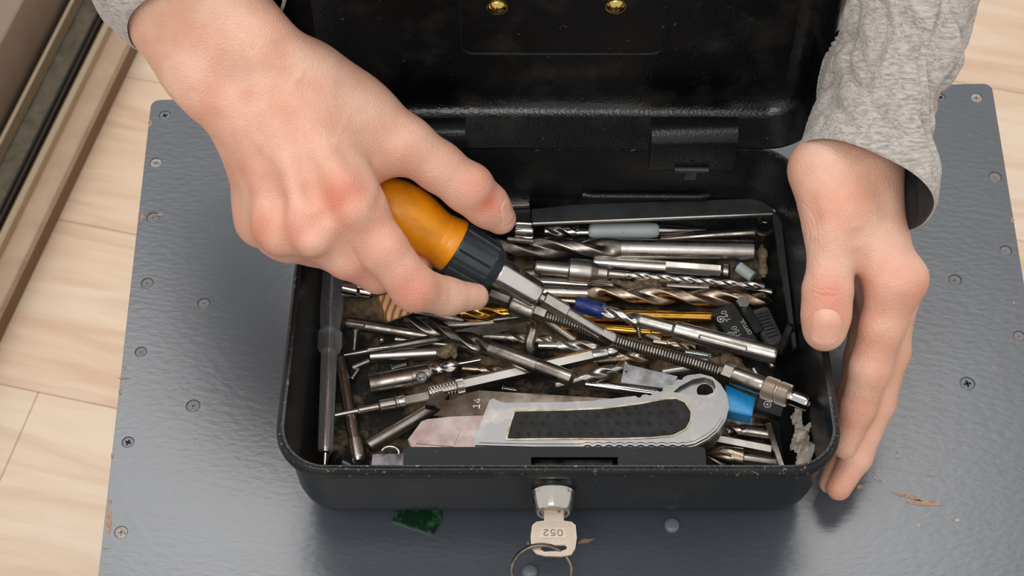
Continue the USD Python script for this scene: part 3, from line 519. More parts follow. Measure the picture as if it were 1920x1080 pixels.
# ================================================================== the person's arms: signed distances of tapered limbs, blended, then meshed
class Field:
    def __init__(s, lo, hi, h):
        s.h = h; s.lo = np.asarray(lo, float); n = np.ceil((np.asarray(hi) - s.lo) / h).astype(int) + 1; s.n = n
        s.ax = [(s.lo[i] + h * np.arange(n[i])).astype(np.float32) for i in range(3)]; s.D = np.full(n, 1.0, np.float32)
    def window(s, pts, pad):
        lo = np.maximum(np.floor((np.min(pts, 0) - pad - s.lo) / s.h).astype(int), 0); hi = np.minimum(np.ceil((np.max(pts, 0) + pad - s.lo) / s.h).astype(int) + 1, s.n)
        return tuple(slice(a, max(b, a)) for a, b in zip(lo, hi))
    def cone(s, D, a, b, ra, rb, k, flat=None):
        """blend in a tapered capsule. flat = (axis, factor): squash the section along an axis"""
        w = s.window([a, b], max(ra, rb) * 1.6 + 2 * k + 0.004); X, Y, Z = np.meshgrid(s.ax[0][w[0]], s.ax[1][w[1]], s.ax[2][w[2]], indexing='ij', sparse=True)
        d = (b - a).astype(np.float32); l2 = float(d @ d) + 1e-12
        t = np.clip(((X - a[0]) * d[0] + (Y - a[1]) * d[1] + (Z - a[2]) * d[2]) / l2, 0, 1)
        qx, qy, qz = X - a[0] - t * d[0], Y - a[1] - t * d[1], Z - a[2] - t * d[2]
        if flat is not None:
            e, f = flat; e = np.asarray(e, np.float32); c = (qx * e[0] + qy * e[1] + qz * e[2]) * (1 / f - 1); qx, qy, qz = qx + c * e[0], qy + c * e[1], qz + c * e[2]
        f2 = np.sqrt(qx * qx + qy * qy + qz * qz) - (ra + (rb - ra) * t)
        old = D[w]
        if k > 0: g = np.clip(0.5 + 0.5 * (old - f2) / k, 0, 1); D[w] = old + (f2 - old) * g - k * g * (1 - g)
        else: D[w] = np.minimum(old, f2)
    def new(s): return np.full(s.n, 1.0, np.float32)
    def join(s, A, B, k): g = np.clip(0.5 + 0.5 * (A - B) / k, 0, 1); return A + (B - A) * g - k * g * (1 - g)
    def mesh(s, D):
        """surface nets"""
        ins = D < 0; n = s.n
        c = [ins[i:n[0] - 1 + i, j:n[1] - 1 + j, k:n[2] - 1 + k] for i in (0, 1) for j in (0, 1) for k in (0, 1)]
        cnt = sum(x.astype(np.int8) for x in c); cells = np.argwhere((cnt > 0) & (cnt < 8)); idx = np.full(cnt.shape, -1, np.int32); idx[tuple(cells.T)] = np.arange(len(cells))
        acc = np.zeros((len(cells), 3)); num = np.zeros(len(cells)); co = [np.array(q) for q in np.ndindex(2, 2, 2)]
        for a in range(8):
            for ax in range(3):
                if co[a][ax]: continue
                e = np.eye(3, dtype=int)[ax]; pa = cells + co[a]; pb = pa + e; da = D[tuple(pa.T)]; db = D[tuple(pb.T)]; m = (da < 0) != (db < 0); t = np.where(m, da / np.where(m, da - db, 1), 0)
                acc[m] += (pa + e * t[:, None])[m]; num[m] += 1
        v = s.lo + s.h * acc / num[:, None]; q = []
        for ax in range(3):
            b, c2 = [(1, 2), (2, 0), (0, 1)][ax]; sl0 = [slice(None)] * 3; sl1 = [slice(None)] * 3; sl0[ax] = slice(0, -1); sl1[ax] = slice(1, None)
            A, B = ins[tuple(sl0)], ins[tuple(sl1)]; E = np.argwhere(A != B); ok = (E[:, b] > 0) & (E[:, c2] > 0) & (E[:, b] < n[b] - 1) & (E[:, c2] < n[c2] - 1); E = E[ok]; fl_ = A[tuple(E.T)]
            eb = np.eye(3, dtype=int)[b]; ec = np.eye(3, dtype=int)[c2]; Q = np.stack([idx[tuple((E - eb - ec).T)], idx[tuple((E - ec).T)], idx[tuple(E.T)], idx[tuple((E - eb).T)]], 1); Q[~fl_] = Q[~fl_][:, ::-1]; q.append(Q)
        q = np.vstack(q); m = trimesh.Trimesh(v, np.vstack([q[:, [0, 1, 2]], q[:, [0, 2, 3]]]), process=False); return m
def J(x, y, z, w): p = P(x, y, z); return p, w / 2 * sc(p)      # joint: image point, height, width in image pixels
def chain(fd, D, joints, k, flat=None):
    for (a, ra), (b, rb) in zip(joints, joints[1:]): fd.cone(D, a, b, ra, rb, k, flat)
def finish(m, passes=3):
    from scipy.sparse import coo_matrix
    e = m.edges_unique; n = len(m.vertices); A = coo_matrix((np.ones(2 * len(e)), (np.r_[e[:, 0], e[:, 1]], np.r_[e[:, 1], e[:, 0]])), (n, n)).tocsr(); deg = np.maximum(np.asarray(A.sum(1)).ravel(), 1)[:, None]
    for _ in range(passes): m.vertices = m.vertices * 0.5 + 0.5 * (A @ m.vertices) / deg
    parts = m.split(only_watertight=False); return max(parts, key=lambda g: len(g.vertices)) if len(parts) > 1 else m
def creases(m, specs):
    """skin folds across a joint: (centre, along, reach, [offsets], depth, facing)"""
    n = m.vertex_normals; v = m.vertices.copy(); dv = np.zeros(len(v))
    for c, u, reach, offs_, dep, face in specs:
        u = u / np.linalg.norm(u); r = v - c; x = r @ u; side = np.linalg.norm(r - x[:, None] * u, axis=1); w = np.clip(1 - (np.linalg.norm(r, axis=1) / reach) ** 2, 0, 1) * np.clip(n @ face * 2, 0, 1)
        wob = 0.0009 * np.sin(side * 900 + x * 300)
        for o in offs_: dv -= dep * w * np.exp(-((x - o + wob) / 0.0009) ** 2)
    m.vertices = v + n * dv[:, None]
def dents(m, specs):
    """soft hollows (negative) and ridges along segments: (a, b, width, height)"""
    n = m.vertex_normals; v = m.vertices.copy(); dv = np.zeros(len(v))
    for a, b, w, hgt in specs:
        d = b - a; t = np.clip(((v - a) @ d) / (d @ d), 0, 1); r = np.linalg.norm(v - a - t[:, None] * d, axis=1); dv += hgt * np.exp(-(r / w) ** 2) * np.sin(np.clip(t, .12, .88) * PI)
    m.vertices = v + n * dv[:, None]
def tintof(m, spots):
    t = np.zeros(len(m.vertices))
    for c, r, a in spots: t = np.maximum(t, a * np.exp(-((np.linalg.norm(m.vertices - c, axis=1) / r) ** 2)))
    return np.clip(t + 0.30 * (meshkit.fbm(m.vertices * 55, 3, 3) - 0.42), 0, 1)
def nailmesh(m, tip, along, nrm, ln, wd, lift=0.0005):
    """a curved nail plate laid on the finger's surface"""
    along = along / np.linalg.norm(along); nrm = nrm - along * (nrm @ along); nrm /= np.linalg.norm(nrm); sd = np.cross(along, nrm)
    from scipy.spatial import cKDTree
    R, C = 13, 13; grid = []
    vn = m.vertex_normals; ok = np.where((vn @ nrm > 0.15) & (np.linalg.norm(m.vertices - tip, axis=1) < .016))[0]; T = cKDTree(m.vertices[ok] @ np.stack([along, sd], 1))
    for i in range(R):
        row = []
        for j in range(C):
            u = i / (R - 1) * 2 - 1; w = j / (C - 1) * 2 - 1
            s_ = (1 - abs(w) ** 3.2 * 0.0); x = u * ln / 2 * (1 - 0.30 * abs(w) ** 2.4); y = w * wd / 2 * (1 - 0.16 * abs(u) ** 3)
            p = tip + along * x + sd * y; d, ii = T.query([p @ along, p @ sd], k=10); h = np.mean(m.vertices[ok[ii]] @ nrm)
            row.append(p + nrm * (h - p @ nrm + lift - 0.0006 * (abs(w) > 0.99) - 0.0007 * (u < -0.99)))
        grid.append(row)
    g = np.array(grid); k = g.reshape(-1, 3); q = [[i * C + j, i * C + j + 1, (i + 1) * C + j + 1, (i + 1) * C + j] for i in range(R - 1) for j in range(C - 1)]
    top = (k, np.array(q)); g2 = k - nrm * 0.0009
    rim = [i * C for i in range(R)] ; loop = [j for j in range(C)] + [i * C + C - 1 for i in range(1, R)] + [(R - 1) * C + j for j in range(C - 2, -1, -1)] + [i * C for i in range(R - 2, 0, -1)]
    V = np.vstack([k, g2[loop]]); f = [[a, b, c] for a, b, c, d in q] + [[a, c, d] for a, b, c, d in q]; L = len(loop); o = len(k)
    for i in range(L): a, b = loop[i], loop[(i + 1) % L]; f += [[a, o + i, o + (i + 1) % L], [a, o + (i + 1) % L, b]]
    mm = trimesh.Trimesh(V, np.array(f), process=False)
    if (mm.face_normals[:len(q)].mean(0) @ nrm) < 0: mm.invert()
    return mm
VIEWN = lambda p: (CAM - p) / np.linalg.norm(CAM - p)

person = Thing('person', 'person in a grey jersey top whose hands hold the box and a yellow-handled driver', 'person', origin=(0.0, 0.45, 0.0))

# ---- the hand that holds the driver (over the box's left side)
H = 0.0010
fd = Field((-0.30, -0.02, 0.548), (0.012, 0.44, 0.80), H)
wr = J(505, 165, .690, 206)
palm = fd.new()
# forearm and wrist: two bones side by side, broad and flat
chain(fd, palm, [J(235, -190, .748, 180), J(325, -10, .728, 196), J(388, 70, .710, 186)], .016)
chain(fd, palm, [J(298, -190, .750, 160), J(392, -20, .735, 156), J(474, 92, .712, 146), J(572, 165, .690, 130)], .016)
chain(fd, palm, [J(325, -5, .726, 186), J(390, 104, .705, 170), J(464, 206, .690, 118)], .014)
fd.cone(palm, *[q for q in (J(365, 155, .706, 70)[0], J(383, 186, .700, 70)[0])], 0.0115, 0.0105, .014)
W = [J(572, 175, .686, 132), J(530, 190, .688, 130), J(496, 212, .684, 124), J(466, 230, .676, 106)]
K = [J(664, 372, .664, 102), J(590, 418, .658, 96), J(528, 424, .645, 92), J(492, 410, .626, 84)]
for w_, k_ in zip(W, K): fd.cone(palm, w_[0], k_[0], w_[1], k_[1], .022)
fd.cone(palm, J(640, 330, .645, 90)[0], J(520, 370, .630, 90)[0], .013, .012, .02)
# thumb side
chain(fd, palm, [J(580, 150, .680, 120), J(668, 215, .668, 118), J(762, 268, .658, 94)], .020)
chain(fd, palm, [J(640, 235, .662, 120), J(712, 290, .652, 74)], .016)
# knuckles and tendons
fd.cone(palm, J(672, 412, .648, 84)[0], J(540, 448, .632, 76)[0], .0108, .0100, .016)
fd.cone(palm, J(640, 360, .650, 84)[0], J(500, 395, .632, 76)[0], .0130, .0115, .018)
for (x, y, z, w), o in zip(((648, 372, .672, 82), (572, 428, .664, 76), (508, 424, .654, 70)), (0, 0, 0)):
    q = J(x, y, z, w); fd.cone(palm, q[0], q[0] + np.array([.004, -.006, -.001]), q[1], q[1] * .9, .010)
for a, b in (((548, 190, .701), (640, 345, .682)), ((512, 215, .699), (566, 398, .674)), ((474, 232, .692), (505, 400, .662))):
    fd.cone(palm, P(*a), P(*b), .0026, .0030, .012)
fd.cone(palm, P(322, 90, .722), P(410, 225, .692), .0042, .0035, .008)   # tendon of the little finger's side
fingers = []
idx_j = [J(664, 384, .660, 98), J(716, 464, .646, 92), J(776, 540, .624, 86), J(838, 556, .606, 70), J(892, 556, .596, 50)]
mid_j = [J(590, 428, .654, 94), J(650, 480, .636, 84), J(708, 514, .618, 70), J(770, 510, .596, 62), J(800, 470, .588, 54)]
rin_j = [J(528, 432, .640, 86), J(585, 462, .622, 70), J(640, 486, .608, 60), J(700, 480, .594, 56), J(722, 440, .588, 50)]
pin_j = [J(490, 420, .622, 76), J(535, 442, .612, 60), J(584, 464, .603, 50), J(640, 450, .595, 48), J(655, 415, .593, 42)]
thb_j = [J(762, 270, .657, 100), J(822, 312, .645, 92), J(876, 352, .634, 90), J(914, 386, .624, 80), J(938, 410, .616, 60)]
chainF = None
for js, k in ((idx_j, .004), (mid_j, .004), (rin_j, .004), (pin_j, .004)):
    A = fd.new(); chain(fd, A, js, k); chainF = A if chainF is None else fd.join(chainF, A, .0012)
D = fd.join(palm, chainF, .009)
A = fd.new(); chain(fd, A, thb_j, .005); q = J(886, 350, .640, 66); fd.cone(A, q[0], q[0] + .001, q[1], q[1], .006)
D = fd.join(D, A, .007)
arm = finish(fd.mesh(D))
uV = lambda a, b: b[0] - a[0]
vn_ = VIEWN(P(700, 350, .65))
creases(arm, [(thb_j[2][0], uV(thb_j[1], thb_j[3]), .014, [-.004, -.0015, .0015, .0042], .0007, vn_), (idx_j[2][0], uV(idx_j[2], idx_j[3]), .013, [-.006, -.003, 0, .003], .0006, vn_)])
dents(arm, [(P(404, 88, .722), P(452, 182, .712), .0085, -.0034), (P(530, 60, .735), P(560, 120, .722), .008, -.0016), (P(604, 398, .675), P(570, 330, .688), .008, -.0016), (P(545, 425, .664), P(512, 340, .682), .008, -.0016), (P(700, 330, .672), P(640, 250, .685), .010, -.0015),
    (P(470, 300, .690), P(540, 180, .708), .0022, .0008), (P(540, 180, .708), P(590, 90, .725), .0022, .0006), (P(600, 320, .690), P(660, 200, .690), .0022, .0006), (P(450, 210, .70), P(520, 330, .688), .0030, .0007), (P(730, 330, .665), P(700, 395, .672), .004, -.0010)])
spots = [(P(640, 372, .68), .013, .62), (P(562, 432, .668), .012, .58), (P(500, 430, .655), .012, .55), (P(776, 540, .632), .014, .50), (P(560, 300, .69), .02, .15), (P(470, 300, .68), .02, .3), (P(700, 520, .63), .02, .3), (P(890, 350, .65), .011, .4), (P(915, 382, .636), .008, .75), (P(720, 470, .655), .02, .2), (P(603, 457, .66), .0016, .9), (P(430, 360, .64), .03, .2), (P(410, 130, .71), .02, .25), (idx_j[4][0], .010, .25)]
k = person.add('arm', arm, 'skin', smooth=True, tint=tintof(arm, spots), label='arm with the hand gripping the yellow-handled driver')
nd = P(962, 424, .62) - P(925, 384, .63); c = P(949, 397, .626)
nail = nailmesh(arm, c, nd, VIEWN(c) * .62 + RT * .75 + UPV * .5, .0130, .0105); person.add('fingernail', nail, 'nail', under=k, smooth=True)

# ---- the hand that steadies the box at its right side
fd = Field((0.12, -0.015, 0.502), (0.33, 0.46, 0.80), H)
palm = fd.new()
chain(fd, palm, [J(1740, -140, .712, 120), J(1690, 60, .684, 120), J(1638, 225, .660, 118)], .018)
chain(fd, palm, [J(1634, 225, .660, 112), J(1540, 320, .652, 106)], .018)
chain(fd, palm, [J(1638, 225, .660, 118), J(1617, 318, .648, 116)], .018)
# palm plate, standing along the box's side: metacarpals fan downwards
Wq = [J(1606, 325, .648, 114), J(1600, 330, .640, 110), J(1590, 335, .628, 104), J(1580, 340, .616, 96)]
Kq = [J(1676, 522, .622, 96), J(1674, 545, .596, 88), J(1655, 560, .572, 80), J(1632, 560, .550, 70)]
for w_, k_ in zip(Wq, Kq): fd.cone(palm, w_[0], k_[0], w_[1], k_[1], .020)
chain(fd, palm, [J(1545, 318, .652, 112), J(1565, 402, .644, 104), J(1562, 445, .638, 92)], .014)
chain(fd, palm, [J(1590, 420, .636, 76), J(1640, 478, .628, 62)], .014)                  # web
q = J(1700, 530, .620, 58); fd.cone(palm, q[0], q[0] + .002, q[1], q[1], .009)
idx_r = [J(1678, 528, .620, 98), J(1655, 610, .600, 84), J(1632, 690, .580, 76), J(1608, 768, .558, 66), J(1584, 838, .542, 46)]
mid_r = [J(1676, 556, .594, 86), J(1668, 660, .568, 74), J(1646, 756, .548, 64), J(1606, 856, .530, 58), J(1573, 915, .521, 48)]
rin_r = [J(1655, 565, .570, 78), J(1640, 690, .545, 66), J(1618, 780, .529, 58), J(1580, 850, .520, 50), J(1556, 905, .516, 42)]
pin_r = [J(1632, 565, .548, 68), J(1612, 670, .528, 56), J(1594, 740, .518, 48), J(1572, 790, .514, 44), J(1560, 820, .513, 38)]
thb_r = [J(1562, 430, .640, 92), J(1558, 490, .630, 82), J(1552, 545, .622, 90), J(1549, 590, .614, 88), J(1546, 618, .608, 82)]
chainF = None
for js in (idx_r, mid_r, rin_r, pin_r):
    A = fd.new(); chain(fd, A, js, .004); chainF = A if chainF is None else fd.join(chainF, A, .001)
D = fd.join(palm, chainF, .009)
A = fd.new(); chain(fd, A, thb_r, .005); D = fd.join(D, A, .006)
arm2 = finish(fd.mesh(D))
vn_ = VIEWN(P(1560, 540, .62))
creases(arm2, [(P(1552, 540, .632), uV(thb_r[1], thb_r[3]), .015, [-.005, -.0022, .0006, .0034], .0006, vn_), (idx_r[2][0], uV(idx_r[2], idx_r[3]), .013, [-.004, 0, .003], .0006, vn_), (idx_r[3][0], uV(idx_r[2], idx_r[3]), .010, [-.002, .001], .0007, vn_),
    (P(1510, 430, .64), np.array([1.0, .3, 0]), .02, [-.004, -.0015, .001, .004], .0006, vn_)])
dents(arm2, [(P(1512, 350, .665), P(1530, 450, .645), .006, -.0016), (P(1606, 420, .655), P(1612, 470, .645), .006, -.0018), (P(1640, 330, .66), P(1672, 440, .645), .006, -.0008), (P(1580, 300, .675), P(1560, 400, .668), .0045, .0010), (P(1498, 380, .655), P(1512, 470, .642), .0016, -.0009), (P(1520, 400, .66), P(1524, 480, .645), .0014, -.0008)])
spots = [(P(1552, 545, .635), .013, .5), (P(1548, 590, .626), .014, .55), (P(1700, 530, .63), .018, .3), (P(1600, 800, .56), .02, .28), (P(1573, 915, .53), .014, .45), (P(1560, 400, .65), .018, .25), (P(1640, 640, .6), .02, .15)]
k = person.add('arm', arm2, 'skin', smooth=True, tint=tintof(arm2, spots), label='arm with the hand steadying the side of the box')
c = P(1548, 614, .626); nd = P(1546, 650, .61) - P(1549, 590, .62)
person.add('fingernail', nailmesh(arm2, c, nd, VIEWN(c) + np.array([0, 0, .2]), .0205, .0172), 'nail', under=k, smooth=True)

# ---- sleeves
def sleeve(secs, seed, n=160, thick=0.0022, folds=0.0034, sub=14):
    """secs: (centre, half-width vector, half-height vector) from the cuff up the arm"""
    from scipy.interpolate import CubicSpline
    C = np.array([s_[0] for s_ in secs]); U = np.array([s_[1] for s_ in secs]); V = np.array([s_[2] for s_ in secs]); t = np.arange(len(secs)); tt = np.linspace(0, len(secs) - 1, (len(secs) - 1) * sub + 1)
    C, U, V = CubicSpline(t, C)(tt), CubicSpline(t, U)(tt), CubicSpline(t, V)(tt); ang = np.arange(n) * 2 * PI / n; out = []; inn = []
    for i, q in enumerate(tt):
        ca, sa = np.sign(np.cos(ang)) * np.abs(np.cos(ang)) ** .8, np.sign(np.sin(ang)) * np.abs(np.sin(ang)) ** .8; e = C[i] + ca[:, None] * U[i] + sa[:, None] * V[i]; nn = np.cos(ang)[:, None] * U[i] / np.linalg.norm(U[i]) + np.sin(ang)[:, None] * V[i] / np.linalg.norm(V[i])
        s_ = np.linalg.norm(C[i] - C[0]); pts_ = np.stack([np.cos(ang) * 1.3, np.sin(ang) * 1.3 + 0.8 * np.cos(ang), s_ * 48.0 + 1.2 * np.cos(ang) + 0.7 * np.sin(2 * ang)], -1)
        f = (meshkit.fbm(pts_, 3, seed) - 0.5) * 2; rid = 1 - np.abs(meshkit.noise(pts_ * [1.4, 1.4, 0.85] + 9, seed + 5) * 2 - 1); a = folds * min(1, s_ / 0.025)
        d = a * (f * 1.3 - 2.2 * np.clip(rid - 0.80, 0, 1) * 5 * 0.6) + 0.0007 * math.exp(-(s_ / 0.004) ** 2)
        out.append(e + nn * d[:, None]); inn.append(e + nn * (d - thick)[:, None])
    hem = [(out[0] + inn[0]) / 2 + (C[0] - C[1]) / np.linalg.norm(C[0] - C[1]) * thick * 0.5]
    for q in out + inn:                                    # cloth pressed against the lid does not pass into it
        r = (q[:, 0] > 0) & (q[:, 1] > .2145) & (q[:, 1] < .2560) & (q[:, 2] < .82); q[r, 0] = np.maximum(q[r, 0], .1592)
        l = (q[:, 0] < 0) & (q[:, 0] > -.1560) & (q[:, 2] < .82); q[l, 1] = np.minimum(q[l, 1], .2130)
    o = loft(hem + out, cap1=True); i_ = loft((hem + inn)); 
    return o, i_
vx = lambda a, b: (b - a) / 2
def sec(l, r, z, v, zl=0.0):
    a, b = P(l[0], l[1], z + zl), P(r[0], r[1], z - zl); return ((a + b) / 2, (b - a) / 2, np.array(v, float))
ss = [sec((1478, 286), (1732, 404), .652, (0.004, -0.004, 0.033)), sec((1506, 222), (1741, 318), .661, (0.004, -0.006, 0.035)), sec((1527, 150), (1740, 230), .671, (0.003, -0.010, 0.036)), sec((1543, 90), (1782, 140), .682, (0.002, -0.012, 0.037)), sec((1556, 0), (1818, 30), .697, (0.0, -0.012, 0.038)), sec((1570, -110), (1840, -90), .716, (0, -0.012, 0.040)), sec((1605, -240), (1860, -230), .738, (0, -0.012, 0.042)), sec((1600, -420), (1875, -415), .775, (0, -0.014, 0.046)), sec((1570, -600), (1870, -600), .82, (0, -0.016, 0.050))]
ss = [(c_ + np.array([0.0035, 0, 0]), u_, v_) for c_, u_, v_ in ss]
so, si = sleeve(ss, 11)
def close(o, i_): 
    i_.invert(); m = cat([o, i_]); m.merge_vertices(digits_vertex=7); return m
k = person.add('sleeve', so if (so.face_normals * (so.triangles_center - np.array(ss[3][0]))).sum() > 0 else (so.invert() or so), 'jersey', smooth=True, label='grey heather sleeve of the hand at the box side')
person.add('sleeve_lining', si, 'lining', under=k, smooth=True)
sl = [sec((236, 62), (536, -22), .729, (0.004, -0.008, 0.036)), sec((196, 28), (500, -80), .735, (0.004, -0.010, 0.037)), sec((160, -30), (470, -150), .742, (0.002, -0.012, 0.038)), sec((118, -120), (432, -240), .751, (0.0, -0.012, 0.039)), sec((76, -220), (400, -340), .761, (0, -0.012, 0.040)), sec((40, -340), (372, -460), .773, (0, -0.012, 0.044)), sec((10, -470), (352, -590), .786, (0, -0.012, 0.048))]
so, si = sleeve(sl, 23)
k = person.add('sleeve', so if (so.face_normals * (so.triangles_center - np.array(sl[2][0]))).sum() > 0 else (so.invert() or so), 'jersey', smooth=True, label='grey heather sleeve of the hand with the driver')
person.add('sleeve_lining', si, 'lining', under=k, smooth=True)
person.done()

# ================================================================== what lies in the box
CF = BB + 0.0054
def rodthing(name, label, cat_, parts, group=None):
    t = Thing(name, label, cat_, group)
    ids = {}
    for p in parts:
        nm, m, mat = p[:3]; under = ids.get(p[3]) if len(p) > 3 and p[3] else None; ids[nm] = t.add(nm, m, mat, under=under, smooth=p[4] if len(p) > 4 else 35, label=p[5] if len(p) > 5 else None)
    return t.done()
def flatpoly(px, z0, z1, mat=None, bev=0.0005):
    p = Polygon([P(x, y, z1)[:2] for x, y in px]).buffer(0); m = tri(extrude(p, z1 - z0, bev)); m.apply_translation((0, 0, z0)); return m
def tipped(m, cpx, cz, ax, deg):
    c = P(cpx[0], cpx[1], cz); m.apply_transform(trimesh.transformations.rotation_matrix(math.radians(deg), ax, c)); return m

# ---- the driver in the hand
A = Axis(700, 372, .6225, 1150, 637, .5500)
d = Thing('screwdriver', 'yellow-handled bit driver with a ribbed dark collar held in the hand', 'screwdriver')
d.add('handle', A.lathe([(-.05, 14), (-.045, 26), (-.025, 40), (.02, 52), (.07, 59), (.12, 61.5), (.165, 60), (.205, 55), (.235, 50.5), (.262, 48.3), (.265, 47.6), (.268, 48.3), (.285, 49.5), (.288, 49), (.291, 49.8), (.318, 52.5), (.328, 52.0)], 64), 'yellow_plastic', smooth=40, label='worn yellow handle')
n = 120; ang = np.arange(n) * 2 * PI / n; saw = (ang * 15 / (2 * PI)) % 1; gro = np.where(saw < 0.2, 1.0, 0.0)
rg = []
for x, r, g in ((.326, 46, 0), (.328, 50, 0), (.334, 51.5, 0), (.338, 51.5, .06), (.345, 51.5, .075), (.462, 49.5, .075), (.468, 49, .03), (.472, 47.5, 0), (.503, 36, 0), (.508, 32, 0), (.508, 26, 0)):
    q = r * A.px * (1 - g * gro); rg.append(np.stack([np.full(n, x * A.L), q * np.cos(ang), q * np.sin(ang)], -1))
d.add('collar', A.put(loft(rg, cap0=True, cap1=True)), 'collar_plastic', smooth=30, label='ribbed dark plastic collar')
k = d.add('socket', A.lathe([(.49, 26), (.512, 28), (.516, 28.5), (.665, 26), (.675, 25), (.681, 22), (.681, 16), (.665, 14)], 48), 'steel_bright', smooth=30, label='silver bit socket')
d.add('shaft', cat([A.lathe([(.66, 9), (.705, 9)], 20), A.prism(.70, .80, 16, 6, .3), A.lathe([(.795, 12.5), (.81, 11.5), (.95, 11), (.955, 9)], 24), A.prism(.945, 1.0, 12.5, 6, .3)]), 'steel', smooth=25)
tx = cat([meshkit.text_mesh('CHROM', 1.0, 0.02)]); b = tx.bounds; tx.vertices = (tx.vertices - b.mean(0)) * [.0008, .0013, .004]
tx2 = meshkit.text_mesh('VAN', 1.0, 0.02); b = tx2.bounds; tx2.vertices = (tx2.vertices - b.mean(0)) * [.0008, .0013, .004] + [0, -.002, 0]; tx = cat([tx, tx2])
Rr = 27.2 * A.px; v = tx.vertices.copy(); th = v[:, 0] / Rr + 1.15; tx.vertices = np.stack([.575 * A.L - v[:, 1], (Rr + 0.0001 + v[:, 2]) * np.cos(th), (Rr + 0.0001 + v[:, 2]) * np.sin(th)], -1)
d.add('engraving', A.put(tx), 'steel_dark', under=k, smooth=False); d.done()

# ---- flexible shaft
fz = [(1021, 592, .5400), (1060, 603, .5400), (1092, 614, .5400), (1152, 637, .5405), (1200, 652, .5415), (1240, 663, .5425), (1300, 681, .5445), (1352, 698, .5465)]
line = smoothline([P(*q) for q in fz], 160)
pxm = sc(line[80]); t = Thing('flexible_shaft', 'coiled flexible bit extension with a knurled sleeve lying across the tools', 'flexible shaft')
tn_ = np.gradient(line, axis=0); tn_ /= np.linalg.norm(tn_, axis=1, keepdims=True); turns = 64; K_ = turns * 14; ss_ = np.linspace(0, 1, K_ + 1); idx_ = ss_ * 159
cen_ = np.stack([np.interp(idx_, np.arange(160), line[:, i]) for i in range(3)], 1); tt_ = np.stack([np.interp(idx_, np.arange(160), tn_[:, i]) for i in range(3)], 1)
sa_ = np.cross([0, 0, 1.0], tt_); sa_ /= np.linalg.norm(sa_, axis=1, keepdims=True); sb_ = np.cross(tt_, sa_); w_ = (11.0 + 3.0 * ss_)[:, None] * pxm; an_ = (ss_ * turns * 2 * PI)[:, None]
wire_r = np.linalg.norm(np.diff(line, axis=0), axis=1).sum() / turns / 2 * 0.97
t.add('coil', sweep(cen_ + (w_ - wire_r) * (np.cos(an_) * sa_ + np.sin(an_) * sb_), wire_r, 7), 'steel_dark', smooth=60)
t.add('core', sweep(line, 8.6 * pxm, 10), 'gunmetal')
B1 = Axis(918, 552, .5430, 1024, 593, .5400)
t.add('drive_end', cat([B1.prism(0, .36, 13, 6, .2), B1.lathe([(.36, 10), (.40, 17), (.43, 20)], 24), B1.lathe([(.36, 14), (.40, 20.5), (.43, 21), (.74, 21), (.79, 19), (.8, 14)], 32), B1.prism(.78, 1.0, 14.5, 6, .2)]), 'steel_dark', smooth=30)
B2 = Axis(1352, 695, .5465, 1517, 757, .5570)
t.add('ferrule', cat([B2.prism(0.03, .16, 20, 6, .35), B2.lathe([(.0, 13), (.05, 15), (.15, 17.5), (.17, 18.5), (.46, 18.5), (.49, 16.5), (.53, 15)], 36)]), 'steel_dark', smooth=30)
t.add('knurled_sleeve', cat([B2.knurl(.50, .64, 22.5, 44), B2.knurl(.655, .78, 22, 44), B2.lathe([(.63, 19), (.67, 19)], 36)]), 'nickel', smooth=20, label='knurled sleeve')
t.add('bit_socket', B2.lathe([(.77, 17), (.80, 18), (.82, 16), (.85, 16), (.98, 16), (1.0, 14.5), (1.0, 9), (.93, 8)], 36), 'chrome', smooth=30); t.done()

# ---- twist drills and rods, back to front
def drillbit(name, label, ax, flute, shank, rf, rs, mat, smat=None, rev=False, lead=5.6, group=None, cat_='drill bit', phase=0.0, collar=None, extra=()):
    """flute, shank: ranges along the axis; the point is at flute[1]"""
    ps = [('flutes', ax.drill(flute[0], flute[1], rf, lead, phase=phase), mat, None, 40)]
    a, b = shank; dch = 1.2 / (ax.L / ax.px) * (1 if b > a else -1)
    ps.append(('shank', ax.lathe([(a, rf * .82 if abs(a - flute[0]) < .02 else rs * .9), (a + dch, rs), (b - dch, rs), (b, rs * .88)], 32), smat or mat, None, 30))
    if collar: ps += collar
    return rodthing(name, label, cat_, ps + list(extra), group or ('twist drills in the cash box' if name == 'twist_drill' else None))
A = Axis(910, 463, .5205, 1413, 470.5, .5205)
drillbit('twist_drill', 'thickest twist drill with a long bright plain shank, near the back of the box', A, (.505, .0), (.50, 1.0), 20.5, 19.5, 'steel_dark', 'steel', lead=6.6, phase=.8)
A = Axis(1012, 547, .5190, 1448, 565, .5190)
drillbit('twist_drill', 'large bronze-tinged twist drill with long flutes, tip by the right wall', A, (.205, 1.0), (.21, .0), 18.5, 12, 'steel_bronze', 'steel_bright', lead=6.4, phase=.3)
A = Axis(1003, 501, .5335, 1438, 538, .5275)
t = Thing('stepped_drill', 'long thin twist drill with a thick stepped collar shank', 'drill bit')
t.add('flutes', A.drill(.39, 1.0, 7.6, 5.4, phase=1.0), 'steel_bright', smooth=40); t.add('shank', A.lathe([(0, 11), (.01, 13), (.15, 13), (.152, 10), (.32, 10), (.322, 7.5), (.40, 7.2)], 32), 'steel', smooth=30)
t.add('collar', A.lathe([(.143, 20), (.15, 22.5), (.235, 22.5), (.245, 20), (.27, 15), (.275, 14), (.31, 13.5), (.318, 11)], 40), 'steel', smooth=30); t.done()
A = Axis(1112, 492, .5160, 1368, 510, .5160)
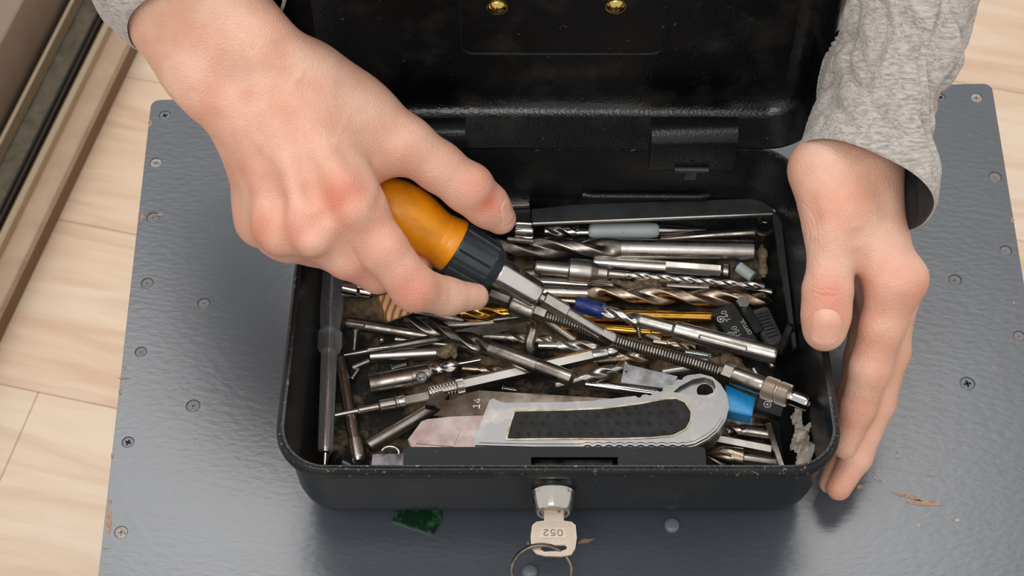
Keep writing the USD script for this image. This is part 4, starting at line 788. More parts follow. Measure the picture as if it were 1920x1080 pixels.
bar = tri(m3.Manifold(m3.Mesh(*[np.asarray(q, d_) for q, d_ in ((A.lathe([(0, 12), (.01, 13.5), (.93, 13.5), (.94, 12.5)], 32).vertices, np.float32), (A.lathe([(0, 12), (.01, 13.5), (.93, 13.5), (.94, 12.5)], 32).faces, np.uint32))])))
cut = A.put(bbox(.73 * A.L, -7 * A.px, 14 * A.px, .40 * A.L, 24 * A.px, 20 * A.px))
def man(m): m = outward(tri(m)); return m3.Manifold(m3.Mesh(np.asarray(m.vertices, np.float32), np.asarray(m.faces, np.uint32)))
mb = man(A.lathe([(0, 12), (.01, 13.5), (.93, 13.5), (.94, 12.5)], 32)); mc = mb - man(cut)
rodthing('flat_shank_bar', 'bright round bar with a milled flat, under the stepped drill', 'bar', [('bar', tri(mc) if not mc.is_empty() else tri(mb), 'steel_bright', None, 30), ('end_disc', A.lathe([(.945, 12), (.95, 16), (.985, 16.5), (1.0, 14)], 28), 'steel_dark')])
# pale-handled awl and the little drill beside it
A = Axis(1104, 433, .5190, 1326, 431, .5170)
rodthing('awl', 'pointed blade with a chipped pale plastic handle along the back', 'awl', [('handle', A.lathe([(0, 10), (.02, 13.5), (.06, 15), (.5, 15.5), (.57, 14), (.59, 10)], 32), 'pale_plastic', None, 40, 'pale blue-white plastic handle'), ('blade', A.lathe([(.585, 10.5), (.66, 9.5), (.75, 8), (1.0, 0.8)], 20), 'steel_bright')])
A = Axis(1104, 436, .5170, 1012, 433, .5170)
drillbit('twist_drill', 'short silver twist drill end to end with the pale-handled awl', A, (.2, 1.0), (.22, .0), 12, 8, 'steel_bright', lead=4.2)
# ring spanner at the back right
ln = smoothline([P(1238, 449, .5150), P(1300, 444, .5160), (P(1370, 439, .5190)), P(1422, 436, .5200)], 24); rs_ = np.interp(np.linspace(0, 1, 24), [0, .4, 1], [6.5, 8, 9]) * sc(ln[0])
c = P(1430, 433, .5200); R = 19 * sc(c); hd = Polygon([(c[0] + R * math.cos(a), c[1] + R * math.sin(a)) for a in np.linspace(0, 2 * PI, 41)[:-1]]).difference(Polygon([(c[0] + R * .58 * math.cos(a), c[1] + R * .58 * math.sin(a)) for a in np.linspace(0, 2 * PI, 13)[:-1]]))
hm = tri(extrude(hd, .008, .0008)); hm.apply_translation((0, 0, .5165))
rodthing('ring_spanner', 'dark worn ring spanner behind the thickest drill', 'spanner', [('handle', sweep(ln, rs_, 14), 'steel_dark'), ('ring_end', hm, 'steel_dark')])
A = Axis(1433, 421, .5260, 1436, 404, .5260); rodthing('bolt', 'small dark bolt standing at the ring of the spanner', 'bolt', [('stem', A.prism(0, 1, 8, 6), 'steel_dark')])
# carpenter's square: back blade and side blade
sqz = (.5365, .5405)
sq = Thing('carpenters_square', 'black steel rule square along the back and right walls of the box', 'square')
sq.add('blade', flatpoly([(997, 392), (1085, 383), (1457, 370.5), (1462, 399), (997, 417)], *sqz, bev=.0004), 'gunmetal', smooth=30)
sq.add('blade', flatpoly([(1449, 402), (1464, 401), (1494, 650), (1488, 653)], sqz[0] - .001, sqz[1] - .0011, bev=.0004), 'gunmetal', smooth=30)
e0, e1 = P(999, 418.5, sqz[1] - .0012), P(1448, 400.5, sqz[1] - .0012); sq.add('bright_edge', sweep([e0 + [0, -.0004, 0], e1 + [0, -.0004, 0]], .0011, 8), 'steel_bright', label='worn bright edge of the rule')
for (x, y) in ((1447, 372), (1455, 391)):
    c = P(x, y, sqz[1]); ang = np.arange(20) * 2 * PI / 20; R = 7.5 * sc(c); sq.add('rivet', outward(loft([np.stack([c[0] + q * R * np.cos(ang), c[1] + q * R * np.sin(ang), np.full(20, sqz[1] + z)], -1) for q, z in ((1, -.0003), (1, .0003), (.7, .0008))], cap0=True, cap1=True)), 'steel_bronze')
tk = []
for i in range(86):
    x = 1004 + i * 5.05; yb = 416.2 - (x - 997) * .0388; p = P(x, yb, sqz[1]); tk.append(bbox(p[0], p[1] + (.0016 if i % 5 else .0024) / 2 + .0004, sqz[1], .00022, .0016 if i % 5 else .0024, .0001))
sq.add('graduation', cat(tk), 'steel_dark', kind='stuff'); sq.done()
single('clip', flatpoly([(925, 378), (990, 372), (993, 384), (926, 388)], .5345, .5375), 'steel', 'small bright metal clip beyond the thumb tip', 'clip')
single('block', flatpoly([(925, 391), (994, 386), (996, 420), (925, 424)], .5200, .5335, bev=.001), 'black_plastic', 'black plastic block below the bright clip at the thumb', 'block')
A = Axis(966, 431, .5300, 1000, 433, .5300); rodthing('thumb_nut', 'small knurled chrome nut by the tip of the thumb', 'nut', [('nut', A.knurl(0, 1, 15, 30), 'chrome')])
# gold-coated drill and gold rod
A = Axis(850, 586, .5175, 1336, 596, .5155)
drillbit('gold_drill', 'gold-coated twist drill under the fingertip and the flexible shaft', A, (.30, .0), (.29, 1.0), 15.5, 13, 'gold_coat', lead=6.0, phase=.5)
A = Axis(1050, 610, .5140, 1262, 626, .5140)
rodthing('gold_rod', 'gold-coated rod below the gold drill', 'rod', [('rod', A.lathe([(0, 9), (.01, 10), (.8, 10), (.81, 8), (.99, 8), (1, 7)], 24), 'gold_coat')])
# hammer-drill bit with blue tape
A = Axis(1082, 571, .5320, 1457, 667, .5400, roll=.5)
t = Thing('hammer_drill_bit', 'masonry drill bit with slotted shank and blue tape round its tip', 'drill bit')
t.add('flutes', A.drill(.33, .02, 12.5, 4.6, tip=True, phase=.4), 'steel_bright', smooth=40)
body = man(A.lathe([(.31, 10), (.33, 13), (.48, 13.5), (.485, 13.5), (.50, 17), (.985, 17.5), (1.0, 15)], 40))
for a in (0.15, PI / 2 + .15, PI + .15, 1.5 * PI + .15):
    x0, x1 = (.74, .955) if int(round((a - .15) / (PI / 2))) % 2 else (.70, 1.05)
    for xx in np.linspace(x0, x1, 9)[:-1]: pass
    w = 5.6 * A.px; cyl = trimesh.creation.capsule(height=(x1 - x0) * A.L, radius=w, count=[10, 10]); cyl.apply_transform(trimesh.transformations.rotation_matrix(PI / 2, (0, 1, 0))); cyl.apply_translation((x0 * A.L, 15.2 * A.px * math.cos(a), 15.2 * A.px * math.sin(a)))
    body = body - man(A.put(cyl))
t.add('shank', tri(body), 'steel', smooth=30, label='grey shank with long slots')
n_ = 40; ang = np.arange(n_) * 2 * PI / n_; rg = []
for i, x in enumerate(np.linspace(-.005, .135, 12)):
    q = (14.6 + 1.4 * np.array([meshkit.noise(np.array([x * 60, math.cos(a) * 2, math.sin(a) * 2]), 4) for a in ang])) * A.px; rg.append(np.stack([np.full(n_, x * A.L) + .0008 * np.sin(ang * 5) * (i in (0, 11)), q * np.cos(ang), q * np.sin(ang)], -1))
t.add('tape', A.put(loft(rg, cap0=True, cap1=True)), 'blue_tape', smooth=20, label='crumpled blue tape'); t.done()
# bit case with lettering; ribbed grey case
def plank_block(x0, y0, x1, y1, wpx, z0, z1):
    a, b = P(x0, y0, z1), P(x1, y1, z1); u = (b - a) / np.linalg.norm(b - a); s_ = np.cross([0, 0, 1.0], u); return a, u, s_, np.linalg.norm(b - a), wpx * sc(a)
a, u, s_, L_, w_ = plank_block(1355, 574, 1404, 652, 48, .5200, .5285)
def on(m, a, u, s_, z): m = tri(m).copy(); v = m.vertices; m.vertices = a * [1, 1, 0] + v[:, :1] * u + v[:, 1:2] * s_ + np.array([0, 0, 1.0]) * (v[:, 2:3] + z); return outward(m)
t = Thing('bit_case', 'black bit holder lettered T40 and T50, leaning by the slotted shank', 'bit holder')
t.add('body', on(bbox(L_ / 2, 0, -.004, L_, w_, .008, .0008), a, u, s_, .5285), 'black_plastic', smooth=False)
t.add('body', on(bbox(L_ * .36, w_ * .80, -.005, L_ * .80, w_ * .42, .008, .0008), a, u, s_, .5285), 'black_plastic', smooth=False)
c = a + u * L_ * .10 + s_ * w_ * .8; t.add('bit', on(cat([trimesh.creation.cylinder(.0042, .003, sections=6)]), c, u, s_, .5285), 'steel', smooth=False)
def letters(txt, h, at, rot, z):
    m = meshkit.text_mesh(txt, h, .00015); b = m.bounds; m.apply_translation(-np.array([b.mean(0)[0], b.mean(0)[1], 0])); m.apply_transform(trimesh.transformations.rotation_matrix(rot, (0, 0, 1))); m.apply_translation((at[0], at[1], 0)); return on(m, a, u, s_, z)
t.add('lettering', letters('T40', .0032, (L_ * .22, -.1 * w_), PI, .5285), 'white_print', smooth=False); t.add('lettering', letters('T50', .0032, (L_ * .60, -.08 * w_), PI, .5285), 'white_print', smooth=False); t.add('lettering', letters('OPTUL', .0026, (L_ * .58, .36 * w_), PI, .5285), 'white_print', smooth=False)
for x in (.24, .62):
    rgm = trimesh.creation.annulus(.0017, .0023, .00015, sections=24); star = trimesh.creation.cylinder(.0009, .00015, sections=6); mk = cat([rgm, star]); mk.apply_translation((L_ * x, -.36 * w_, 0)); t.add('torx_mark', on(mk, a, u, s_, .5285), 'white_print', smooth=False)
t.done()
a, u, s_, L_, w_ = plank_block(1424, 576, 1458, 648, 36, .5200, .5265)
t = Thing('ribbed_case', 'grey ribbed plastic case between the bit holder and the right wall', 'case')
t.add('body', on(bbox(L_ / 2, 0, -.0035, L_, w_, .007, .0015), a, u, s_, .5265), 'grey_block', smooth=False)
for i in range(8): t.add('rib', on(bbox(L_ * (.16 + .085 * i), 0, .0002, .0009, w_ * .6, .0008, .0001), a, u, s_, .5265), 'black_plastic', smooth=False)
t.done()
A = Axis(1484, 610, .5420, 1462, 662, .5250); rodthing('hex_pin', 'short black hexagonal pin leaning at the right wall', 'pin', [('pin', A.prism(0, 1, 9, 6), 'black_plastic')])
# black drill across the middle left
A = Axis(750, 592, .5345, 1073, 711, .5440)
drillbit('twist_drill', 'black-oxide twist drill slanting across the left middle of the box', A, (.53, .0), (.52, 1.0), 17, 14.5, 'black_oxide', 'steel_dark', lead=6.2, phase=1.2, extra=[('worn_band', A.lathe([(.80, 14.6), (.803, 14.9), (.93, 14.9), (.933, 14.6)], 32), 'black_oxide', 'shank', 30)])
A = Axis(650, 606, .5200, 806, 630, .5200)
sl_ = trimesh.creation.capsule(height=.26 * A.L, radius=4.5 * A.px, count=[10, 10]); sl_.apply_transform(trimesh.transformations.rotation_matrix(PI / 2, (0, 1, 0))); sl_.apply_translation((.08 * A.L, -6 * A.px, 11.5 * A.px))
rodthing('slotted_shank_bit', 'steel bit with a slot in its shank, pointing out from under the wooden block', 'drill bit', [('shank', tri(man(A.lathe([(0, 10), (.02, 12), (.96, 11.5), (1, 10)], 32)) - man(A.put(sl_))), 'steel_dark', None, 30)])
A = Axis(645, 666, .5250, 850, 629, .5215); rodthing('punch', 'slim tapered steel punch above the short bright tube', 'punch', [('tip', A.lathe([(0, 2), (.2, 4.5), (.205, 5.5)], 20), 'steel'), ('body', A.lathe([(.2, 6), (.7, 8.5), (1, 9)], 24), 'steel_dark')])
A = Axis(694, 668, .5150, 832, 660, .5150); rodthing('tube', 'short bright steel tube in the left of the box', 'tube', [('tube', A.lathe([(0.05, 6), (0, 9), (0, 12.5), (.01, 13), (.93, 13), (.94, 12), (1, 12)], 32), 'steel', None, 30)])
# hex key
pts = [P(845, 631, .5255), P(872, 625, .5262), P(975, 606, .5300), P(989, 605, .5302), P(996, 611, .5300), P(998, 622, .5296), P(998, 664, .5285)]
ln = smoothline(pts, 60); m = sweep(ln, 10.2 * sc(pts[2]), 6); rodthing('hex_key', 'bent hexagonal key with its short arm pointing at the viewer', 'hex key', [('bar', m, 'steel_dark', None, 20)])
# socket piece with set screw
A = Axis(692, 722, .5200, 826, 696, .5220)
t = Thing('socket_adapter', 'fat steel adapter with a small set screw, holding a chipped bit', 'adapter')
t.add('body', A.lathe([(0.03, 10), (0, 15), (.01, 18.5), (.02, 19.5), (.60, 19.5), (.605, 18.7), (.82, 18.5), (.86, 16), (.88, 8), (1.0, 7)], 40), 'steel_dark', smooth=30)
c = A.a + A.u * .725 * A.L; vd = VIEWN(c) * .55 + np.array([0, -.55, .35]); vd -= A.u * (vd @ A.u); vd /= np.linalg.norm(vd)
q = c + vd * 16.5 * A.px; ang = np.arange(24) * 2 * PI / 24; e1_ = A.u; e2_ = np.cross(vd, A.u)
ssm = outward(loft([q + vd * h + r * A.px * (np.cos(ang)[:, None] * e1_ + np.sin(ang)[:, None] * e2_) for h, r in ((0, 11), (.0011, 11), (.0017, 9.5), (.0017, 5), (.0005, 4.5))], cap0=True, cap1=True)); k = t.add('set_screw', ssm, 'zinc', smooth=30, label='zinc set screw with hex socket')
t.done()
A = Axis(800, 698, .5230, 862, 683, .5270); single('broken_bit', A.drill(0, 1.0, 12, 3.2, depth=.7), 'steel_bright', 'short chipped flute end beside the adapter with the set screw', 'drill bit', smooth=25)
# hex bar with knurled end
A = Axis(803, 738, .5310, 1157, 657, .5340)
kn = [];
t = Thing('hex_bar', 'bright hexagonal bar bit with a cross-knurled end', 'bar')
t.add('bar', A.prism(.18, .87, 14.5, 6, .26), 'steel_bright', smooth=20)
rg = []; n_ = 64; ang = np.arange(n_) * 2 * PI / n_
for i in range(37):
    x = .0 + .15 * i / 36; q = (12.8 if 0 < i < 36 else 10.5) * A.px * np.where((np.arange(n_) % 4 < 2) & ((i // 2) % 2 == 0), 1.0, .90); rg.append(np.stack([np.full(n_, x * A.L), q * np.cos(ang), q * np.sin(ang)], -1))
t.add('knurled_end', cat([A.put(loft(rg, cap0=True, cap1=True)), A.knurl(.15, .19, 13.6, 28)]), 'steel_bright', smooth=15)
t.add('tip', A.lathe([(.865, 11), (.88, 12.5), (.94, 12.5), (.95, 10.5), (.96, 12), (.98, 12), (1, 9)], 32), 'steel_bright', smooth=30); t.done()
# short drills around the black drill's end
for (pts, nm, lab, r, mat, lead, tip) in (((1040, 724, .5200, 1184, 686, .5200), 'twist_drill', 'silver twist drill peeping from under the end of the black-oxide drill', 14, 'steel', 4.4, 1),
        ((1120, 676, .5160, 1240, 668, .5160), 'twist_drill', 'dull twist drill below the flexible shaft at its middle', 14, 'steel_bronze', 4.6, 0),
        ((905, 629, .5140, 1040, 640, .5140), 'twist_drill', 'small silver drill under the short arm of the hex key', 11, 'steel', 4.4, 1),
        ((1008, 648, .5140, 1128, 652, .5140), 'twist_drill', 'pale silver drill right of the hex key', 13, 'steel', 4.8, 0),
        ((866, 690, .5140, 960, 700, .5140), 'twist_drill', 'brownish drill in the shadow under the black-oxide drill', 12, 'steel_bronze', 4.4, 1),
        ((1224, 640, .5130, 1312, 656, .5130), 'twist_drill', 'bronze drill between the hammer drill bit and the flexible shaft', 11, 'steel_bronze', 4.0, 0)):
    A = Axis(*pts); drillbit(nm, lab, A, (.3, 1.0), (.31, .0), r, r * .72, mat, lead=lead, phase=lead)
for (pts, lab, r, mat) in (((1096, 720, .5150, 1232, 738, .5150), 'steel pin half under the grey slider plate', 9, 'steel_bright'), ((852, 684, .5200, 902, 674, .5220), 'thin chrome rod beside the chipped flute end', 5, 'chrome'), ((770, 583, .5150, 872, 600, .5140), 'dark rod beside the wooden block under the finger', 11, 'steel_dark'),
        ((1000, 528, .5130, 1150, 536, .5130), 'bright rod between the stepped drill and the bronze-tinged drill', 10, 'steel_bright'), ((925, 600, .5270, 990, 592, .5270), 'dark rod under the drive end of the flexible shaft', 6, 'steel_dark'), ((880, 640, .5130, 1000, 676, .5130), 'dull pin deep under the black-oxide drill', 9, 'steel_dark'),
        ((660, 690, .5130, 692, 676, .5130), 'short bent pin left of the bright tube', 6, 'steel'), ((1180, 612, .5130, 1240, 640, .5130), 'dark pin under the hammer drill bit', 9, 'steel_dark'), ((1250, 420, .5130, 1400, 416, .5130), 'dark rod in the shadow under the rule', 9, 'steel_dark'), ((940, 520, .5140, 1010, 512, .5140), 'dark rod under the driver socket', 10, 'steel_dark'),
        ((740, 800, .5130, 800, 782, .5130), 'dark rod under the open-ended spanner', 8, 'steel_dark'), ((1412, 690, .5200, 1440, 740, .5150), 'dark pin under the ferrule of the flexible shaft', 8, 'steel_dark'), ((1020, 560, .5130, 1090, 566, .5130), 'dull rod under the driver shaft', 9, 'steel'), ((980, 700, .5130, 1040, 690, .5130), 'bright pin under the hexagonal bar', 8, 'steel'),
        ((690, 655, .5260, 730, 650, .5262), 'thin wire piece lying on the punch', 2.2, 'steel_bright'), ((1290, 668, .5130, 1390, 690, .5130), 'dull rod under the hammer drill shank', 9, 'steel_dark'),
        ((820, 612, .5130, 930, 604, .5130), 'grey pin between the wooden block and the gold drill', 8, 'steel'), ((740, 636, .5130, 860, 648, .5130), 'dull steel pin behind the punch', 8, 'steel_dark'), ((905, 712, .5130, 1010, 684, .5130), 'grey rod beside the middle of the hexagonal bar', 9, 'steel'),
        ((1015, 596, .5130, 1080, 640, .5130), 'short grey rod crossing under the flexible shaft at its left', 8, 'steel'), ((1405, 540, .5140, 1448, 548, .5140), 'stubby pin at the tip of the bronze-tinged drill', 8, 'steel_dark'), ((1240, 700, .5140, 1330, 684, .5140), 'plain rod behind the knife handle', 9, 'steel'),
        ((1420, 640, .5150, 1450, 690, .5150), 'short pin by the end of the slotted shank', 7, 'steel'), ((950, 448, .5300, 1000, 452, .5260), 'slim rod between the thumb nut and the thickest drill', 6, 'steel_dark'), ((1250, 536, .5120, 1330, 540, .5120), 'little rod right of the beige lint', 6, 'steel')):
    A = Axis(*pts); single('pin', A.lathe([(0, r * .85), (.02, r), (.98, r), (1, r * .85)], 24), mat, lab, 'pin', 'loose pins and rods in the cash box', smooth=30)
# stem with flat bit
A = Axis(628, 779, .5200, 806, 742, .5165)
rodthing('flat_bit', 'thin stem with a stepped steel sleeve and a flat tip', 'drill bit', [('stem', A.lathe([(0, 4), (.05, 5), (.24, 6), (.25, 7.5), (.45, 7.5), (.46, 10)], 24), 'steel_bright'), ('sleeve', A.lathe([(.46, 9), (.47, 12), (.62, 12), (.625, 11), (.64, 13), (.66, 13), (.665, 11.5), (.69, 13), (.73, 13), (.735, 9)], 32), 'steel', None, 30), ('flat_tip', A.put(bbox(.86 * A.L, 0, 0, .28 * A.L, 20 * A.px, 6 * A.px, .0006)), 'steel', None, False)])
# mains tester
A = Axis(624, 470, .5230, 609, 872, .5180)
L_px = A.L / A.px
t = Thing('voltage_tester', 'slim screwdriver tester with a clear plastic handle along the left wall', 'screwdriver')
t.add('handle', A.lathe([(0, 16), (.01, 22), (.03, 24.5), (.30, 24.5), (.345, 22), (.385, 19), (.39, 19), (.40, 21)], 28), 'clear_plastic', smooth=40, label='clear plastic handle')
t.add('contact', A.lathe([(.06, 8), (.065, 9), (.25, 9), (.255, 11), (.29, 11), (.295, 7), (.36, 7), (.39, 10)], 24), 'steel_bright', label='metal parts inside the handle')
t.add('collar', A.prism(.394, .492, 24.5, 8, .2, bev=.12), 'clear_plastic', smooth=25, label='clear faceted collar')
t.add('blade', A.lathe([(.385, 8), (.40, 9.5), (.92, 9), (.945, 8), (.95, 4), (1.0, 2.6)], 24), 'steel_bright')
t.add('sleeve', A.lathe([(.493, 11), (.493, 15.6), (.93, 14), (.94, 11)], 28), 'clear_plastic', smooth=40, label='clear sleeve over the blade'); t.done()
A = Axis(637, 672, .5160, 673, 866, .5160); rodthing('rod', 'plain steel rod with a wider foot beside the tester', 'rod', [('shaft', A.lathe([(0, 10), (.01, 11.5), (.8, 12), (.805, 13.5)], 28), 'steel_dark'), ('foot', A.lathe([(.795, 12), (.80, 13.6), (.965, 14), (.98, 12.5), (1, 10)], 28), 'steel', None, 30)])
A = Axis(626, 861, .5190, 660, 877, .5120); t = Thing('countersunk_screw', 'greenish countersunk screw in the front left corner of the box', 'screw'); t.add('head', A.lathe([(-.05, 6), (-.10, 17), (-.06, 19), (.36, 8)], 32), 'green_zinc', smooth=30); t.add('thread', A.threads(.34, 1.15, 8.5, 5), 'zinc'); t.done()
A = Axis(690, 838, .5160, 812, 766, .5160); rodthing('tube', 'bright steel cylinder slanting under the knife nose', 'cylinder', [('cylinder', A.lathe([(0, 9), (.015, 13), (.98, 13), (1, 10)], 32), 'steel', None, 30)])
# open-ended spanner stamped 14
sp = flatpoly([(797, 758), (806, 741), (826, 732), (842, 738), (834, 749), (848, 749), (862, 741), (898, 731), (960, 735), (1060, 741), (1190, 749), (1200, 770), (1060, 790), (900, 800), (850, 786), (812, 778), (826, 768), (815, 760)], .5310, .5370, bev=.0008)
rodthing('open_spanner', 'dark open-ended spanner stamped 14 partly under the knife', 'spanner', [('body', sp, 'spanner_steel', None, 25)] + [('stamp', (lambda m: (m.apply_translation(-np.array([m.bounds.mean(0)[0], m.bounds.mean(0)[1], 0])), m.apply_transform(trimesh.transformations.rotation_matrix(PI / 2 - .1, (0, 0, 1))), m.apply_translation((*P(894, 756, .537)[:2], .5369)), m)[-1])(meshkit.text_mesh('14', .0042, .0002)), 'steel', None, False)])
# utility knife
kz0, kz1 = .5450, .5600
kn = Thing('utility_knife', 'silver snap-off utility knife with black dimpled grip', 'knife')
def KP(px, z=kz1): return Polygon([P(x, y, z)[:2] for x, y in px]).buffer(0)
bo = [(884, 838), (894, 805), (906, 775), (917, 747), (925, 743), (935, 748), (947, 752), (1000, 751), (1060, 750), (1110, 748), (1179, 740), (1218, 735), (1247, 722), (1270, 708), (1290, 700), (1313, 697), (1336, 703), (1352, 716), (1364, 735), (1368, 758), (1362, 785), (1348, 807), (1330, 822), (1305, 835), (1280, 840), (1150, 841), (1000, 841)]
bp = KP(bo).buffer(.0012).buffer(-.0012)
teeth = [(1198, 737), (1218, 733), (1238, 726), (1258, 714), (1276, 704)] + [(x, 842.5) for x in range(1102, 1300, 20)]
for x, y in teeth: bp = bp.difference(Point(*P(x, y, kz1)[:2]).buffer(.0016))
hl = KP([(1262, 735), (1275, 724), (1300, 711), (1322, 707), (1337, 713), (1342, 725), (1338, 736), (1324, 741), (1290, 739)]); hc = Point(*P(1323, 727, kz1)[:2]).buffer(.0047)
gr = KP([(951, 823), (958, 795), (966, 772), (1000, 771), (1060, 770), (1129, 767), (1200, 758), (1247, 749), (1268, 748), (1284, 755), (1295, 772), (1294, 788), (1285, 804), (1262, 816), (1220, 820), (1159, 822), (1040, 822)])
bm = man(extrude(bp, kz1 - kz0, .0030))
def slab(p, z0, z1): m = tri(extrude(p, z1 - z0)); m.apply_translation((0, 0, z0)); return man(m)
bm = bm - slab(gr.buffer(.0004), .0125, .03) - slab(hl, .0112, .03) - slab(hc, -.01, .03)
bt = tri(bm); bt.apply_translation((0, 0, kz0)); kb = kn.add('body', bt, 'knife_alloy', smooth=30, label='worn silver body')
gi = tri(extrude(gr, .0026, .0008)); gi.apply_translation((0, 0, kz0 + .0124)); kg = kn.add('grip', gi, 'grip_rubber', smooth=30, label='black rubber grip with raised dots')
fr = gr.buffer(.0009).difference(gr.buffer(-.0001)); fm = tri(extrude(fr, .0012)); fm.apply_translation((0, 0, kz1 - .0009)); kn.add('grip_border', fm, 'bare_frame', smooth=False)
dots = [(972 + i * 19.5, 813 - (0 if i < 14 else (i - 13) * 2.5)) for i in range(17)] + [(978 + i * 20, 793) for i in range(15) if i not in (3, 7)] + [(1060 + i * 20, 781 - i * .9) for i in range(11)] + [(1150 + i * 21, 768 - i * 2.2) for i in range(6)] + [(985 + i * 21, 781) for i in range(3)]
for x, y in dots:
    if gr.buffer(-.001).contains(Point(*P(x, y, kz1)[:2])):
        tm_ = trimesh.creation.torus(.0009, .00028, major_sections=14, minor_sections=6); c = P(x, y, kz1); tm_.apply_translation((c[0], c[1], kz0 + .0150)); kn.add('dot', tm_, 'grip_rubber', under=kg, smooth=60)
no = KP([(885, 838), (773, 838), (764, 816), (789, 782), (800, 778), (846, 773), (906, 771), (915, 775), (900, 830)]); nm = tri(extrude(no, .0075, .0014)); nm.apply_translation((0, 0, kz0 + .0035)); kn.add('nose', nm, 'blade_paint', smooth=30, label='pinkish worn metal nose with the blade drawn in')
ns = KP([(779, 826), (793, 794), (850, 780), (862, 805), (850, 832)]); nm = tri(extrude(ns, .0006, .0003)); nm.apply_translation((0, 0, kz0 + .0109)); kn.add('nose_plate', nm, 'blade_paint', smooth=30)
kn.done()
single('slider_plate', (lambda p: (lambda m: (m.apply_translation((0, 0, .5375)), m)[-1])(tri(extrude(p.difference(Point(*P(1174, 697, .539)[:2]).buffer(.0006)), .0018, .0003))))(KP([(1171, 682), (1271, 706), (1258, 730), (1164, 718)], .539)), 'slider_grey', 'flat grey metal plate above the knife handle', 'plate', smooth=30)
single('plastic_block', flatpoly([(1361, 720), (1417, 745), (1410, 779), (1364, 770)], .5300, .5400, bev=.0012), 'cyan_plastic', 'bright blue plastic block under the flexible shaft', 'block', smooth=30)
# cutters in the front right
A = Axis(1360, 803, .5170, 1446, 815, .5170); drillbit('router_bit', 'fluted cutter behind the other two in the front right', A, (.42, .0), (.41, 1.0), 12.5, 12.5, 'steel_dark', lead=3.0, cat_='cutter')
A = Axis(1334, 823, .5170, 1447, 845, .5170); rodthing('hex_bit', 'faceted steel bit in the middle of the front right corner', 'bit', [('bit', A.prism(0, 1, 12.5, 6, .2), 'steel', None, 20)])
A = Axis(1320, 852, .5200, 1462, 869, .5180)
t = Thing('countersink', 'conical countersink cutter with polished head in the front right corner', 'cutter')
n_ = 50; ang = np.arange(n_) * 2 * PI / n_; cut_ = np.clip(np.cos(ang * 5) * 1.4, 0, 1)
rg = [np.stack([np.full(n_, x * A.L), q * A.px * (1 - .3 * g * cut_) * np.cos(ang + x * 1.2), q * A.px * (1 - .3 * g * cut_) * np.sin(ang + x * 1.2)], -1) for x, q, g in ((0, 2, 1), (.06, 7, 1), (.22, 20, 1), (.34, 20.5, .6), (.38, 20.5, 0), (.50, 20.5, 0), (.51, 19, 0))]
t.add('head', A.put(loft(rg, cap0=True, cap1=True)), 'steel_bronze', smooth=30); t.add('shank', A.lathe([(.5, 10), (.51, 11), (.98, 11), (1, 9.5)], 28), 'steel_dark'); t.done()
single('strip', (lambda: (lambda a, u, s_, L, w: on(bbox(L / 2, 0, -.001, L, w, .002, .0003), a, u, s_, .524))(*plank_block(1440, 792, 1466, 874, 11, .52, .524)))(), 'steel_dark', 'narrow flat steel strip in front of the right wall', 'strip', smooth=False)
single('plate', flatpoly([(1364, 780), (1440, 786), (1442, 797), (1362, 797)], .5120, .5145), 'steel_dark', 'small dull plate under the blue plastic block', 'plate', smooth=False)
a, u, s_, L_, w_ = plank_block(1418, 752, 1470, 768, 30, .52, .527)
t = Thing('bit_case', 'black bit holder with a star mark below the ferrule', 'bit holder'); t.add('body', on(bbox(L_ / 2, 0, -.004, L_, w_, .008, .0008), a, u, s_, .527), 'black_plastic', smooth=False)
mk = cat([trimesh.creation.annulus(.0017, .0023, .00015, sections=24), trimesh.creation.cylinder(.0009, .00015, sections=6)]); mk.apply_translation((L_ * .4, 0, .0001)); t.add('torx_mark', on(mk, a, u, s_, .527), 'white_print', smooth=False); t.done()
# paper scrap, lint, shavings
def crumple(px, z0, amp, seed, n=26, thick=.0006, slope=0.0):
    p = Polygon([P(x, y, z0 + .012)[:2] for x, y in px]).buffer(0); x0, y0, x1, y1 = p.bounds; g = np.stack(np.meshgrid(np.linspace(x0, x1, n), np.linspace(y0, y1, n), indexing='ij'), -1); ins = np.array([[p.contains(Point(*q)) for q in r] for r in g]); idm = np.full((n, n), -1); idm[ins] = np.arange(ins.sum()); xy = g[ins]; k = len(xy)
    h = z0 + (xy[:, 0] - x0) * slope + amp * (meshkit.fbm(np.c_[xy * 130, np.full(k, 1.0)], 4, seed) * 1.0); rid = amp * .8 * np.abs(meshkit.noise(np.c_[xy * 260, np.zeros(k)], seed + 3) - .5); V = np.vstack([np.c_[xy, h + rid], np.c_[xy, h + rid - thick]]); f = []
    for i in range(n - 1):
        for j in range(n - 1):
            q = [idm[i, j], idm[i + 1, j], idm[i + 1, j + 1], idm[i, j + 1]]
            if min(q) >= 0: f += [[q[0], q[1], q[2]], [q[0], q[2], q[3]], [q[2] + k, q[1] + k, q[0] + k], [q[3] + k, q[2] + k, q[0] + k]]
    m = trimesh.Trimesh(V, np.array(f), process=False); e = m.edges[trimesh.grouping.group_rows(m.edges_sorted, require_count=1)]; e = e[(e[:, 0] < k) & (e[:, 1] < k)]
    m = trimesh.Trimesh(V, np.vstack([np.array(f), np.c_[e[:, 1], e[:, 0], e[:, 0] + k], np.c_[e[:, 1], e[:, 0] + k, e[:, 1] + k]]), process=False); m.remove_unreferenced_vertices(); return m
single('paper_scrap', crumple([(1482, 772), (1500, 766), (1504, 800), (1520, 804), (1514, 830), (1530, 846), (1518, 874), (1488, 876), (1494, 850), (1480, 836), (1490, 806)], .522, .014, 3, slope=1.0), 'paper', 'torn crumpled paper scrap in the front right corner', 'paper scrap', smooth=25)
